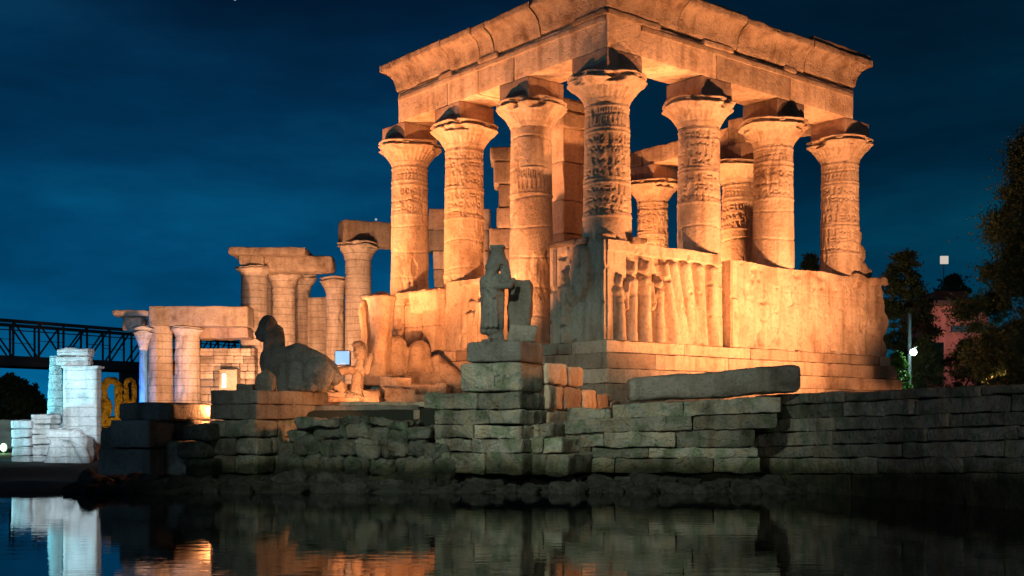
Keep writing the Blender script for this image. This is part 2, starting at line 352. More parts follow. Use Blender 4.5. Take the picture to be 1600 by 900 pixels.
def water():
    m, t, b = mat_base('still_river_water')
    b.inputs['Base Color'].default_value = (.002, .004, .006, 1); b.inputs['Roughness'].default_value = .015; b.inputs['IOR'].default_value = 1.6
    tc_ = t.nodes.new('ShaderNodeTexCoord'); mp_ = t.nodes.new('ShaderNodeMapping'); mp_.inputs['Scale'].default_value = (1.2, 3.2, 1); t.links.new(tc_.outputs['Object'], mp_.inputs[0])
    nz_ = t.nodes.new('ShaderNodeTexNoise'); nz_.inputs['Scale'].default_value = 1.6; nz_.inputs['Detail'].default_value = 3; t.links.new(mp_.outputs[0], nz_.inputs[0])
    bp = t.nodes.new('ShaderNodeBump'); bp.inputs['Strength'].default_value = .10; bp.inputs['Distance'].default_value = .02
    t.links.new(nz_.outputs[0], bp.inputs['Height']); t.links.new(bp.outputs[0], b.inputs['Normal'])
    return m
M['water'] = water()

# ------------------------------------------------------------------ setting: ground, water, hill
def smooth01(x): x = np.clip(x, 0, 1); return x*x*(3-2*x)
gx = np.concatenate([np.linspace(-1500, -60, 14), np.linspace(-50, 50, 140), np.linspace(60, 1500, 14)])
gy = np.concatenate([np.linspace(-300, 18, 8), np.linspace(20, 70, 110), np.linspace(75, 2000, 24)])
X, Y = np.meshgrid(gx, gy, indexing='ij')
pr = X/np.maximum(Y, 1)*F+CX
yb = 24.6-1.6*smooth01((pr-1250)/400)-4.5*smooth01((X-9)/4)
top = .35+1.55*smooth01((pr-305)/70)
top = np.where(Y > 60, top*(1-smooth01((Y-60)/40))+1.3*smooth01((Y-60)/40), top)
g = -1.6+1.6*smooth01((Y-yb+2.0)/2.0)+(.16)*smooth01((Y-yb)/.8)+(top-.16)*smooth01((Y-yb-2.9)/1.4)
pts = np.stack([X.ravel(), Y.ravel(), g.ravel()], 1)
near = (np.abs(pts[:, 0]) < 55) & (pts[:, 1] > 18) & (pts[:, 1] < 75)
pts[near, 2] += fbm(pts[near]*.9, 3)*.08
mb = MB(); mb.add(pts, gf(len(gx), len(gy)))
o = mb.build('ground', M['earth']); o['kind'] = 'structure'
mb = MB(); mb.add([(-1500, -300, 0), (1500, -300, 0), (1500, 27.5, 0), (-1500, 27.5, 0)], np.array([[0, 1, 2, 3]]))
o = mb.build('water', M['water'], smooth=False); o['kind'] = 'structure'
hx = np.linspace(0, 200, 60); hy = np.linspace(-40, 60, 24)
HX, HYY = np.meshgrid(hx, hy, indexing='ij')
hz = 17*np.exp(-((HX-85)/45)**2-(HYY/32)**2)+8*np.exp(-((HX-150)/40)**2-(HYY/32)**2)+1-2*(np.abs(HYY) > 55)
hp = np.stack([HX.ravel()+10, HYY.ravel()+170, hz.ravel()], 1); hp[:, 2] += fbm(hp*.12, 9)*1.6
mb = MB(); mb.add(hp, gf(60, 24)); o = mb.build('hill', M['earth']); o['kind'] = 'structure'

# ------------------------------------------------------------------ columns
def glyph_field(U, V, seed, rows):
    """shallow carved marks over (U metres round the shaft, V height)"""
    rd = random.Random(seed); H = np.zeros_like(U)
    for (v0, v1, kind) in rows:
        n = max(1, round((v1-v0)/.30)) if kind == 'glyph' else 1
        rh = (v1-v0)/n
        for k in range(n):
            a = v0+k*rh; u = 0
            circ = U.max()
            while u < circ:
                w = rd.uniform(.12, .30) if kind == 'glyph' else .14
                cu = u+w/2; cv = a+rh/2; x = (U-cu)/(w*.42); y = (V-cv)/(rh*.4)
                inside = (np.abs(x) < 1.2) & (np.abs(y) < 1.2)
                if inside.any():
                    t = rd.randrange(6) if kind == 'glyph' else 9
                    if t == 0: d = np.abs(np.hypot(x, y)-.7)-.25
                    elif t == 1: d = np.minimum(np.abs(y-.6), np.abs(y+.3))-.2
                    elif t == 2: d = np.abs(x)-.3
                    elif t == 3: d = np.minimum(np.hypot(x-.2, y-.6)-.35, np.maximum(np.abs(x+y*.5)-.35, np.abs(y)-.9))
                    elif t == 4: d = np.abs(y-np.sin(x*4)*.3)-.25
                    elif t == 5: d = np.minimum(np.hypot(x+.4, y)-.4, np.hypot(x-.5, y+.3)-.35)
                    else: d = np.abs(np.abs(x)-(y*.5+.5)*.8)-.16
                    H = np.where(inside & (d < 0), -1.0, H)
                u += w+.03
    return H
def shaft_mesh(seed, H=6.98, r0=.76, r1=.655, rows=None, seg=168, dz=.03, depth=.042, joint=.95, name='column', chip=.035, mat='sand'):
    nz_ = int(H/dz); z = np.linspace(0, H, nz_); th = np.linspace(0, 2*math.pi, seg, endpoint=False)
    T, Z = np.meshgrid(th, z, indexing='ij'); r = r0+(r1-r0)*(Z/H)**.85
    U = T*r0
    g = glyph_field(U, Z, seed, rows or [])*depth
    p3 = np.stack([np.cos(T).ravel()*2, np.sin(T).ravel()*2, Z.ravel()*1.1], 1)
    n1 = fbm(p3+seed*3.3, seed, 4).reshape(T.shape)
    er = np.clip(n1-.25, 0, 1)*3                     # spalled patches
    g = g*(1-np.clip(er*1.5, 0, 1)); r = r+g-np.clip(er, 0, 1)*chip*2+n1*.012
    for k in range(1, int(H/joint)+1):
        jz = k*joint+.04*np.sin(T*2+k)
        r = r-.03*np.exp(-((Z-jz)/.022)**2)
    for (v0, v1, kind) in rows or []:
        for vv in (v0-.04, v1+.04): r = r+.022*np.exp(-((Z-vv)/.028)**2)
    V = np.stack([(np.cos(T)*r).ravel(), (np.sin(T)*r).ravel(), Z.ravel()], 1)
    mb = MB(); mb.add(V, gf(seg, nz_, True))
    return mb
def capital_mesh(seed, h=.86, r0=.66, r1=1.13, seg=128, ero=.05):
    rd = random.Random(seed)
    s = np.linspace(0, 1, 26)
    prof = [(r0+.03, -.06), (r0+.035, -.03)]
    zz = []; rr = []; lob = []
    for t in s: zz.append(t*h*.74); rr.append(r0+(r1-r0)*(.42*t+.58*t**2.0)); lob.append(.3*t)
    extra = [(h*.76, r1+.02, .5), (h*.79, r1-.01, .4), (h*.80, r1-.10, .9), (h*.84, r1-.14, 1.6), (h*.89, r1-.11, 1.6), (h*.91, r1-.03, .5), (h*.93, r1+.03, .5), (h*.97, r1+.02, .5), (h*1.0, r1-.06, .4), (h*1.0, r1*.6, 0), (h*1.0, .02, 0)]
    for z, r_, l in extra: zz.append(z); rr.append(r_); lob.append(l)
    zz = np.array(zz); rr = np.array(rr); lob = np.array(lob)
    th = np.linspace(0, 2*math.pi, seg, endpoint=False)
    T, Z = np.meshgrid(th, zz, indexing='ij'); _, RR = np.meshgrid(th, rr, indexing='ij'); _, LB = np.meshgrid(th, lob, indexing='ij')
    ph = rd.uniform(0, 6.28)
    l8 = np.abs(np.cos(T*3+ph))**.7
    rec = (LB > 1)
    r = RR+np.where(rec, (l8 < .45)*.12, .085*LB*(l8-.5))
    fl = (np.abs(((T*32/(2*math.pi)) % 1)-.5) < .18) & (Z < h*.7) & (Z > h*.2)
    r = r-fl*.034+.04*np.abs(np.cos(T*8))*np.clip(Z/h*1.6-.5, 0, 1)*(Z < h*.78)
    r = r-.015*np.exp(-((Z-h*.18)/.02)**2)-.015*np.exp(-((Z-h*.5)/.02)**2)
    p = np.stack([(np.cos(T)*r).ravel(), (np.sin(T)*r).ravel(), (Z+.035*np.sin(T*3+ph*2)*(Z > h*.7)).ravel()], 1)
    nzv = fbm(p*1.6+seed*7, seed, 3); er = np.clip(nzv-.2, 0, 1)*(p[:, 2] > h*.6)
    rad = np.hypot(p[:, 0], p[:, 1]); k = 1-er*.7*(rad > .8)
    p[:, 0] *= k; p[:, 1] *= k
    p = disp(p, ero*.5, 4, seed)
    mb = MB(); mb.add(p, gf(seg, len(zz), True)); return mb

temple = thing('kiosk_temple', 'large orange-lit open temple with flared cornice and bell capitals, on a stepped base', 'temple', (TC.x, TC.y, 2.1), TA, off=(0, 0, 2.1))
PT = 3.9; WT = 6.8; NECK = 10.88; CAPT = 11.68; ABT = 12.35
full_rows = [(6.35, 6.85, 'strokes'), (5.25, 6.15, 'glyph'), (4.25, 5.05, 'glyph')]
SH = []
for sd, rw in ((1, [(6.3, 6.85, 'strokes'), (4.8, 6.1, 'glyph'), (3.7, 4.6, 'glyph')]),
               (2, [(5.7, 6.85, 'glyph'), (4.6, 5.5, 'glyph'), (1.9, 2.6, 'glyph')]),
               (3, [(6.45, 6.85, 'strokes'), (5.2, 6.2, 'glyph')]),
               (4, [(4.9, 5.65, 'strokes')])):
    SH.append(dict(seed=sd, rows=rw))
cols = [  # u, v, base z, shaft variant
    (.75, .75, WT-.02, 0, 'corner'), (4.86, .75, PT, 1, 'right'), (8.70, .75, PT, 2, 'right'), (12.61, .75, PT, 0, 'right'),
    (.75, 4.23, PT, 3, 'left'), (.75, 7.82, PT, 1, 'left'), (.75, 11.17, PT, 2, 'left'),
    (12.61, 5.42, PT, 2, 'far'), (12.61, 10.09, PT, 1, 'far'), (12.61, 14.76, PT, 0, 'far')]
caps = [capital_mesh(20+k) for k in range(3)]
proto = {}
for i, (u, v, z0, var, w) in enumerate(cols):
    key = (var, z0)
    if key not in proto:
        Hh = NECK-z0; rows = [(a-(6.98-Hh), b-(6.98-Hh), k) for a, b, k in SH[var]['rows']]
        rows = [x for x in rows if x[0] > .2]
        mb = shaft_mesh(SH[var]['seed'], Hh, r0=.76 if Hh > 5 else .75, rows=rows)
        o = mb.build('column', M['sand'], smooth=True); proto[key] = o
    else:
        o = proto[key].copy(); C.objects.link(o)
    o.parent = temple; o.location = (u, v, z0-2.1); rot = [0, 2.1, 4.0, 1.2, 3.3, 5.1, .7, 2.6, 1.9, 4.4][i]
    o.rotation_euler = (0, 0, rot); o['label'] = {'corner': 'near corner column standing on the wall block', 'right': 'carved column of the right side', 'left': 'carved column of the left side', 'far': 'column of the far side seen through the temple'}[w]
    cname = 'capital'
    if i < 3: c = caps[i].build(cname, M['sand'])
    else: c = bpy.data.objects.new(cname, proto['cap%d' % (i % 3)]); C.objects.link(c)
    if i < 3: proto['cap%d' % i] = c.data
    c.parent = o; c.location = (0, 0, NECK-z0); c.rotation_euler = (0, 0, i*1.3)
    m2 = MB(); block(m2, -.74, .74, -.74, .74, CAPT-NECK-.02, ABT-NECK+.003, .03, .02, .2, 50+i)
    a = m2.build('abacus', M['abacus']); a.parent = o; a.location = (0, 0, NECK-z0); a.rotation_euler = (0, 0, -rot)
# broken masonry clinging to the last column of the right side
bm = bmesh.new()
for k, (x, y, z, s) in enumerate([(13.25, .7, 7.0, .55), (13.35, .75, 7.6, .5), (13.3, .8, 8.2, .45), (13.2, .8, 8.8, .36), (13.1, .85, 9.3, .25), (13.45, .6, 6.9, .5)]):
    box(bm, (x, y, z-2.1), (s*1.3, s*1.7, .75), (.1*k, .15, .3*k))
sculpt('broken_masonry', bm, M['sand_rough'], temple, .07, 2, .14, .3)

# architrave
mb = MB(); A0 = .02; TH = 1.35
for (a, b) in ((.0, 4.86), (4.86, 8.7), (8.7, 12.36)):
    block(mb, a+(.01 if a else TH+.0), b-.012, A0, A0+TH, ABT+.006, 13.38, .03, .02, .16, int(a*10)+3)
for (a, b) in ((0, 4.23), (4.23, 6.1), (6.1, 7.82), (7.82, 10.86)):
    block(mb, A0, A0+TH, a+.012, b-.012, ABT+.006, 13.38, .03, .02, .16, int(a*10)+33)
block(mb, TH+.1, 12.3, -.025, .1, 13.12, 13.29, .02, .01, .2, 901); block(mb, -.025, .1, .05, 10.8, 13.12, 13.29, .02, .01, .2, 902)
mb.build('architrave', M['sand_block'], temple, label='smooth architrave beam over the near sides')
mb = MB()
for (a, b) in ((1.4, 5.42), (5.42, 10.09), (10.09, 15.2)):
    block(mb, 11.95, 13.2, a+.01, b-.01, ABT+.006, 13.36 if a < 5 else 13.1, .05, .05, .16, int(a*10)+73)
mb.build('architrave', M['sand_block'], temple, label='architrave over the far row of columns')
# thin fillet and torus between architrave and cornice
mb = MB()
for (a, b) in ((0, 2.2), (4.2, 5.6), (8.3, 8.9)): block(mb, a, b, -.07, .5, 13.3, 13.47, .03, .02, .1, int(a*7)+2)
for (a, b) in ((0, 1.4), (5.0, 6.0), (7.5, 8.2)): block(mb, -.07, .5, a, b, 13.3, 13.47, .03, .02, .1, int(a*7)+8)
block(mb, .08, 12.4, .08, 1.2, 13.37, 13.5, .02, .01, .3, 3); block(mb, .082, 1.2, .1, 10.9, 13.368, 13.498, .02, .01, .3, 4)
mb.build('fillet', M['sand_rough'], temple)
# cavetto cornice: stones with a concave profile, mitred at the corners
prof = [(.0, 13.46), (.04, 13.52), (.05, 13.6), (.07, 13.75), (.12, 13.9), (.2, 14.03), (.32, 14.13), (.44, 14.19), (.47, 14.21), (.47, 14.3), (.47, 14.42), (.42, 14.45)]
prof = np.array(prof)
def dens(pr_, n):
    d = np.concatenate([[0], np.cumsum(np.hypot(np.diff(pr_[:, 0]), np.diff(pr_[:, 1])))]); t = np.linspace(0, d[-1], n)
    return np.stack([np.interp(t, d, pr_[:, 0]), np.interp(t, d, pr_[:, 1])], 1)
PO = dens(prof, 26)
def cornice_run(mb, side, a, b, m0, m1, seed, dz=0, amp=.02):
    """side 'R': along +u at v=0 ; 'L': along +v at u=0 ; 'F': far side along +v at u=12.5; 'E': end at v=10.95 along +u"""
    n = max(4, int((b-a)/.07)); s = np.linspace(0, 1, n)
    full = np.concatenate([PO, [(-.6, 14.45), (-1.25, 14.45), (-1.25, 13.46)]]); full = np.concatenate([full[:26], dens(full[25:], 14)[1:]])
    SS, O = np.meshgrid(s, full[:, 0], indexing='ij'); _, Zz = np.meshgrid(s, full[:, 1], indexing='ij')
    oo = O
    al = (a-(oo if m0 else 0))*(1-SS)+(b+(oo if m1 else 0))*SS
    if side == 'R': p = np.stack([al, -oo, Zz+dz], -1)
    elif side == 'L': p = np.stack([-oo, al, Zz+dz], -1)
    elif side == 'F': p = np.stack([12.36+oo, al, Zz+dz], -1)
    else: p = np.stack([al, 10.86+oo, Zz+dz], -1)
    p = p.reshape(-1, 3)
    # pitted face and ragged upper edge
    nn = fbm(p*3.0, seed, 3); n2 = fbm(p*9.0, seed+5, 2); facez = (p[:, 2] > 13.6) & (p[:, 2] < 14.15)
    push = nn*.03+n2*.02*facez - .25*np.clip(fbm(p*.9, seed+9, 2)-.32, 0, 1)
    k = 0 if side in 'LF' else 1; sg = -1 if side in 'RL' else 1
    p[:, k] += push*sg
    p[:, 2] -= .12*np.clip(fbm(p*1.3, seed+40, 2)-.15, 0, 1)*(p[:, 2] > 14.3)
    m_ = len(full); f = gf(n, m_)
    caps_ = [np.arange(m_)[::-1].reshape(1, -1), (np.arange(m_)+(n-1)*m_).reshape(1, -1)]
    mb.add(p, [f]+caps_)
mb = MB()
cr = [0, 3.0, 5.8, 9.35, 12.36]
for i in range(4): cornice_run(mb, 'R', cr[i]+(.012 if i else 0), cr[i+1]-(.012 if i < 3 else 0), i == 0, i == 3, 60+i, dz=[0, .0, -.01, .02][i])
cl = [0, 2.9, 5.15, 5.9, 7.6, 10.86]
for i in range(5): cornice_run(mb, 'L', cl[i]+(.015 if i else 0), cl[i+1]-(.015 if i < 4 else 0), i == 0, i == 4, 80+i, dz=[0, -.02, -.05, -.01, .02][i])
cornice_run(mb, 'E', 0, 1.3, True, False, 97); cornice_run(mb, 'F', 0, 3.2, True, False, 98)
mb.build('cornice', M['sand_rough'], temple, label='concave flaring cornice of long stones')
mb = MB()
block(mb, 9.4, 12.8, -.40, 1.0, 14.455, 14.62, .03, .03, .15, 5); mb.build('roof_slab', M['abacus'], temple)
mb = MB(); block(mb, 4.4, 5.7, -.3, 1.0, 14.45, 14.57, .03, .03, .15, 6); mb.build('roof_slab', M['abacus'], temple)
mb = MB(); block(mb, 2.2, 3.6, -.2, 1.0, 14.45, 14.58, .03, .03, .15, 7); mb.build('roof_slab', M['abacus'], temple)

# plinth steps
mb = MB(); tiers = [(3.53, 3.9, .10), (3.06, 3.53, .26), (2.62, 3.06, .40), (2.0, 2.62, .62)]
for k, (z0, z1, of) in enumerate(tiers):
    rd = random.Random(k); u = -of
    while u < 14.5+of-.1:
        w = min(rd.uniform(1.8, 3.6), 14.5+of-u)
        block(mb, u+.004, u+w-.004, -of, 1.4, z0+.006, z1-.006, .035, .02, .16, k*20+int(u*3), wob=.02); u += w
    v = 1.41
    while v < 11.6+of-.1:
        w = min(rd.uniform(1.2, 2.6), 11.6+of-v)
        block(mb, -of, 1.4, v+.008, v+w-.008, z0+.006, z1-.006, .04, .03, .16, k*20+int(v*3)+500, wob=.03); v += w
block(mb, 1.3, 14.0, 1.3, 15.5, 2.0, 3.88, .02, .02, .6, 8)
mb.build('plinth', M['sand_block'], temple, label='stepped plinth of long stones')

# relief walls
def panel(mb, side, a, b, z0, z1, hf, thick=.8, seed=0, res=.03, topn=.0, endn=0.0, base=0.0):
    """a wall whose outer face is a carved height field; side 'R' runs along u, 'L' along v"""
    nu = int((b-a)/res); nv = int((z1-z0)/res)
    U, V = np.meshgrid(np.linspace(0, b-a, nu), np.linspace(0, z1-z0, nv), indexing='ij')
    p0 = np.stack([U.ravel()+seed, V.ravel(), 0*U.ravel()], 1)
    h = hf(U, V)+fbm(p0*1.4, seed, 4).reshape(U.shape)*.03
    pit = np.clip(fbm(p0*3.1, seed+3, 2).reshape(U.shape)-.45, 0, 1)*.35
    h = h-pit
    tn = fbm(np.stack([U[:, 0]*1.2+seed, U[:, 0]*0, U[:, 0]*0], 1), seed+8, 3)*topn
    en = fbm(np.stack([V[0]*1.5+seed, V[0]*0, V[0]*0], 1), seed+12, 3)*endn
    Zv = z0+V+(tn[:, None])*(V/(z1-z0))**3
    Ua = a+U+en[None, :]*(U/(b-a))**6
    def put(u, w, z):
        return np.stack([u.ravel(), w.ravel(), z.ravel()], 1) if side == 'R' else np.stack([w.ravel(), u.ravel(), z.ravel()], 1)
    f = gf(nu, nv)
    mb.add(put(Ua, base-h, Zv), f if side == 'R' else f[:, ::-1])
    # rim strips: top, ends, back
    W2 = np.stack([base-h, np.full_like(h, base+thick)], -1)
    for sl in ((slice(None), -1), (0, slice(None)), (-1, slice(None))):
        u = Ua[sl]; z = Zv[sl]; ww = W2[sl]
        uu = np.repeat(u[:, None], 5, 1); zz = np.repeat(z[:, None], 5, 1); w = ww[:, :1]+(ww[:, 1:]-ww[:, :1])*np.linspace(0, 1, 5)[None, :]
        zz = zz+0*w
        mb.add(put(uu, w, zz), gf(len(u), 5))
    mb.add(put(Ua, np.full_like(h, base+thick), Zv), f)
def cap2(U, V, a, b, ra, rb, h):
    a = np.array(a); b = np.array(b); d = b-a; L2 = (d**2).sum()
    t = np.clip(((U-a[0])*d[0]+(V-a[1])*d[1])/L2, 0, 1)
    r = ra+(rb-ra)*t; dd = np.hypot(U-a[0]-d[0]*t, V-a[1]-d[1]*t)/r
    return h*np.sqrt(np.clip(1-dd**2, 0, 1))
def figure(U, V, x, s=1.0, h=.16, lean=0, face=1):
    q = [cap2(U, V, (x+lean*2.15*s, 2.12*s), (x+lean*2.3*s, 2.34*s), .15*s, .13*s, h),
         cap2(U, V, (x+lean*1.7*s, 1.75*s), (x+lean*1.1*s, 1.15*s), .24*s, .17*s, h),
         cap2(U, V, (x-.2*s+lean*1.7*s, 1.8*s), (x+.2*s+lean*1.7*s, 1.8*s), .12*s, .12*s, h),
         cap2(U, V, (x, 1.15*s), (x, .05), .19*s, .22*s, h*1.05),
         cap2(U, V, (x+.24*face*s+lean*1.6*s, 1.7*s), (x+.34*face*s, 1.25*s), .075*s, .07*s, h*.9),
         cap2(U, V, (x+.34*face*s, 1.25*s), (x+.5*face*s, 1.5*s), .07*s, .06*s, h*.9)]
    r = q[0]
    for k in q[1:]: r = np.maximum(r, k)
    return r
def hf_proc(U, V):
    h = np.zeros_like(U)
    for x, s, l, f_ in ((.45, .80, .05, 1), (.98, .98, -.02, -1), (1.55, 1.02, .02, 1), (2.12, .84, 0.04, -1)):
        q = np.maximum(cap2(U, V, (x, 2.1*s), (x+.02, 2.3*s), .15, .12, .30), cap2(U, V, (x, 1.75*s), (x, 1.3*s), .23, .17, .32))
        q = np.maximum(q, cap2(U, V, (x, 1.3*s), (x+l, .05), .18, .22, .34)); q = np.maximum(q, cap2(U, V, (x+.2*f_, 1.75*s), (x+.27*f_, 1.2*s), .075, .07, .3))
        h = np.maximum(h, q)
    for x0, x1, w in ((2.42, 2.95, .17), (2.78, 3.3, .24), (3.35, 3.75, .27), (3.98, 4.1, .27), (4.62, 4.6, .27)):
        h = np.maximum(h, cap2(U, V, (x1, .0), (x0, 2.35), w*1.2, w*.85, .28))
    h = np.where(V > 2.58, .16, h)
    h = np.maximum(h, .14*(U < .12)); h = np.maximum(h, .1*(V < .06))
    return h-.1
scr = MB(); panel(scr, 'R', 0, 5.0, PT-.01, WT, hf_proc, .8, 3, .028, .04)
scr.build('screen_wall', M['sand'], temple, label='screen wall carved with a procession of robed figures')
def hf_plain(U, V):
    h = .03*np.exp(-((U-6.6)/.12)**2)*(V > .5)*(V < 2.3)
    for (x, y, r_, d) in ((.9, 1.9, .35, .08), (3.5, 2.6, .22, .10), (1.6, 1.55, .1, .14), (4.9, 2.6, .25, .1), (7.8, 1.9, .3, .05), (2.4, 2.1, .06, .1), (5.6, .15, .14, .12), (7.2, .2, .2, .1), (4.2, 1.2, .05, .1), (3.0, .9, .05, .08), (6.3, 2.9, .5, .12)):
        h = h-d*np.exp(-(((U-x)/r_)**2+((V-y)/(r_*.5))**2))
    h = h-.06*((U > .85) & (U < 1.25) & (V < 1.7) & (V > .05))*1.0
    h = h-.03*np.exp(-((V-1.05)/.012)**2)-.02*np.exp(-((V-2.0)/.012)**2)*(U > 2.5)
    for (x, a, b_) in ((2.0, 1.05, 2.0), (3.9, 1.05, 2.0), (5.7, 1.05, 2.0), (2.9, 0, 1.05), (4.9, 0, 1.05), (6.3, 0, 1.05), (3.2, 2.0, 3), (5.2, 2.0, 3)): h = h-.03*np.exp(-((U-x)/.014)**2)*((V > a) & (V < b_))
    for x, s_ in ((1.75, .8), (3.35, .85), (4.35, .8), (7.4, .9)): h = h+figure(U, V, x, s_, .035, 0, 1)
    h = h+.07*((V > 2.5+.25*np.sin(U*1.7)) & (U > 6.9))
    return h
scr = MB(); panel(scr, 'R', 5.52, 14.35, PT-.01, WT-.12, hf_plain, .8, 5, .035, .07, .35)
block(scr, 12.3, 14.6, -.12, .8, WT-.34, WT-.06, .06, .07, .1, 71, wob=.12)
block(scr, 5.54, 5.95, -.08, .5, PT+.0, WT-1.3, .12, .02, .1, 72)
scr.build('screen_wall', M['sand'], temple, label='long plain screen wall with pits and a ragged right end')
def hf_dark(U, V):
    h = figure(U, V, 1.75, .9, .16, .02, -1)
    h = np.maximum(h, cap2(U, V, (.95, 1.5), (1.1, 2.5), .34, .42, .2))
    h = h-.22*((np.abs(U-.62) < .33) & (V < 1.25))-.22*(np.hypot(U-.62, (V-1.25)) < .33)
    h = h-.2*(np.hypot(U-1.72, (V-.35)*1.1) < .22)*(V > .3)
    h = np.maximum(h, .1*(U < .14)); h = np.maximum(h, .1*(U > 2.2))
    return h
scr = MB(); panel(scr, 'L', 0.003, 2.35, PT-.01, WT-.003, hf_dark, .8, 9, .028, .03)
block(scr, .1, 2.0, .1, 1.7, PT, WT-.02, .02, .01, .4, 73)
scr.build('screen_wall', M['sand'], temple, label='carved end wall below the corner column, in shadow')
scr = MB()
for k in range(10):
    x = random.uniform(0, 1.2); y = random.uniform(0, 2.3); s = random.uniform(.18, .34)
    block(scr, x-s, x+s, y-s, y+s, WT-.04, WT+random.uniform(.1, .24), .08, .08, .1, 200+k)
block(scr, -.12, 1.0, 1.2, 2.5, WT-.0, WT+.16, .05, .05, .1, 250)
scr.build('rubble_top', M['sand_rough'], temple, label='broken stones round the foot of the corner column')
def hf_left(U, V):
    h = np.zeros_like(U)
    h = h-.28*((np.abs(U-1.1) < .62) & (V < 2.2) & (V > .1))
    h = np.maximum(h, -.28+figure(U, V, .85, .85, .34, 0, 1)*1.0*(np.abs(U-1.1) < .8))
    h = np.maximum(h, -.28+figure(U, V, 1.5, .68, .30, 0, -1)*(np.abs(U-1.1) < .8))
    return h
scr = MB(); panel(scr, 'L', 5.1, 7.9, PT-.01, WT-.55, hf_left, .8, 11, .03, .08)
scr.build('screen_wall', M['sand'], temple, label='niche wall with two standing relief figures on the left side')
def hf_left2(U, V):
    h = cap2(U, V, (.6, -.2), (.6, 1.9), .5, .55, .35); h = np.maximum(h, cap2(U, V, (1.65, -.2), (1.7, 1.5), .45, .52, .38))
    h = np.maximum(h, cap2(U, V, (2.7, .2), (2.5, 2.2), .35, .3, .3))
    h = np.maximum(h, .22*(V > 2.0)*(U < 1.5)); h = h-.08*np.exp(-((V-.95)/.02)**2)-.08*np.exp(-((V-1.75)/.02)**2)
    return h
scr = MB(); panel(scr, 'L', 7.95, 11.3, PT-.01, WT-.75, hf_left2, .8, 13, .03, .16, .1)
block(scr, -.35, .7, 8.0, 9.6, WT-1.5, WT-.72, .1, .07, .12, 301, wob=.1); block(scr, -.2, .6, 9.7, 11.1, WT-.9, WT-.62, .08, .06, .12, 302, wob=.1)
scr.build('screen_wall', M['sand_block'], temple, label='bulging ruined screen wall at the left end')
# standing pier inside the near side
mb = MB()
zz = 3.9
for k, hh in enumerate([1.4, 1.2, 1.3, 1.1, 1.3, 1.2, .95]):
    w = .55+.06*random.uniform(-1, 1); block(mb, 2.9-w, 2.9+w, 5.0-w, 5.0+w, zz+.01, zz+hh-.01, .05, .04, .14, 400+k); zz += hh
for z_, e in ((11.3, .75), (11.75, .62)): block(mb, 2.9-e, 2.9+e, 5-e, 5+e, z_, z_+.5, .06, .05, .14, 430+int(z_*3))
mb.build('pier', M['sand_block'], temple, label='square pier of stacked blocks behind the second column')

# ------------------------------------------------------------------ ruined walls behind the temple
def stack_wall(name, label, cat, pxa, pxb, Y, ztop, zbot=1.9, thick=1.2, lens=(.9, 1.8), ch=.85, seed=1, mat='sand_block', ang=0.0, ragged=.4, group=None, lean=0):
    a = P(pxa, 650, Y); b = P(pxb, 650, Y); L = abs(b.x-a.x)
    o = thing(name, label, cat, (a.x, a.y, zbot), 0, group)
    mb = MB(); z = zbot; k = 0; rd = random.Random(seed); cs = []
    while z < ztop-.05:
        h = min(ch*rd.uniform(.85, 1.15), ztop-z); l = rd.uniform(0, ragged)*(z > zbot+(ztop-zbot)*.5); r_ = rd.uniform(0, ragged)*(z > zbot+(ztop-zbot)*.4)
        cs.append((l, L-r_, z, z+h, z, z+h)); z += h
    masonry(mb, cs, thick, lens, .05, .035, .2, .04, seed, plan((a.x, a.y), ang))
    mb.build('masonry', M[mat], o); return o
stack_wall('ruined_wall', 'tall broken wall of pale blocks seen between the second and third left columns', 'wall', 764, 872, 44, 12.4, seed=3, thick=1.4)
stack_wall('ruined_wall', 'lower broken wall of blocks seen between the two leftmost temple columns', 'wall', 667, 768, 46.5, 10.4, seed=5, thick=1.2, ragged=.3)

# ------------------------------------------------------------------ older colonnades to the left
def bgcol(parent, px, Y, ybot, ytop, r, cap=0, seed=0, square=False, mat='sand_line'):
    b = P(px, ybot, Y); z0 = 1.4; z1 = P(px, ytop, Y).z; off = OFF[parent.name]; H = z1-z0
    loc = (b.x-off[0], b.y-off[1], z0-off[2])
    if square:
        m = MB(); block(m, -r, r, -r, r, 0, H, .06, .04, .2, seed); o = m.build('pier', M[mat]); o.parent = parent; o.location = loc; return
    hc = .95 if cap == 1 else (.45 if cap == 2 else 0)
    m = shaft_mesh(seed, H-hc, r*1.04, r*.94, [(H-hc-1.1, H-hc-.2, 'glyph')] if cap == 1 else [], seg=72, dz=.07, joint=.62, chip=.05)
    if cap != 1: 
        V = np.concatenate(m.v); 
    o = m.build('column', M[mat]); o.parent = parent; o.location = loc
    if cap:
        c = capital_mesh(seed+5, hc, r*.95, r*(1.5 if cap == 1 else 1.3), seg=64, ero=.09).build('capital', M[mat]); c.parent = o; c.location = (0, 0, H-hc)
    else:
        m3 = MB(); block(m3, -r*.9, r*.9, -r*.9, r*.9, H-.02, H+.08, .05, .05, .15, seed); c = m3.build('abacus', M[mat]); c.parent = o
def beam(parent, name, x0p, x1p, ytp, ybp, Y, depth=1.2, r=.08, amp=.07, seed=1, mat='sand_rough', dY=0, label=None):
    a = P(x0p, ybp, Y); b = P(x1p, ybp, Y); zt = P(x0p, ytp, Y).z
    m = MB(); ang = math.atan2(dY, b.x-a.x); L = math.hypot(b.x-a.x, dY)
    block(m, 0, L, -depth/2, depth/2, a.z, zt, r, amp, .15, seed, wob=amp, fn=plan((a.x, a.y), ang))
    return m.build(name, M[mat], parent, label=label)
p = P(450, 650, 64)
ruinB = thing('ruined_colonnade', 'pale colonnade of six supports with broken lintels left of the temple', 'ruin', (p.x, p.y, 1.4))
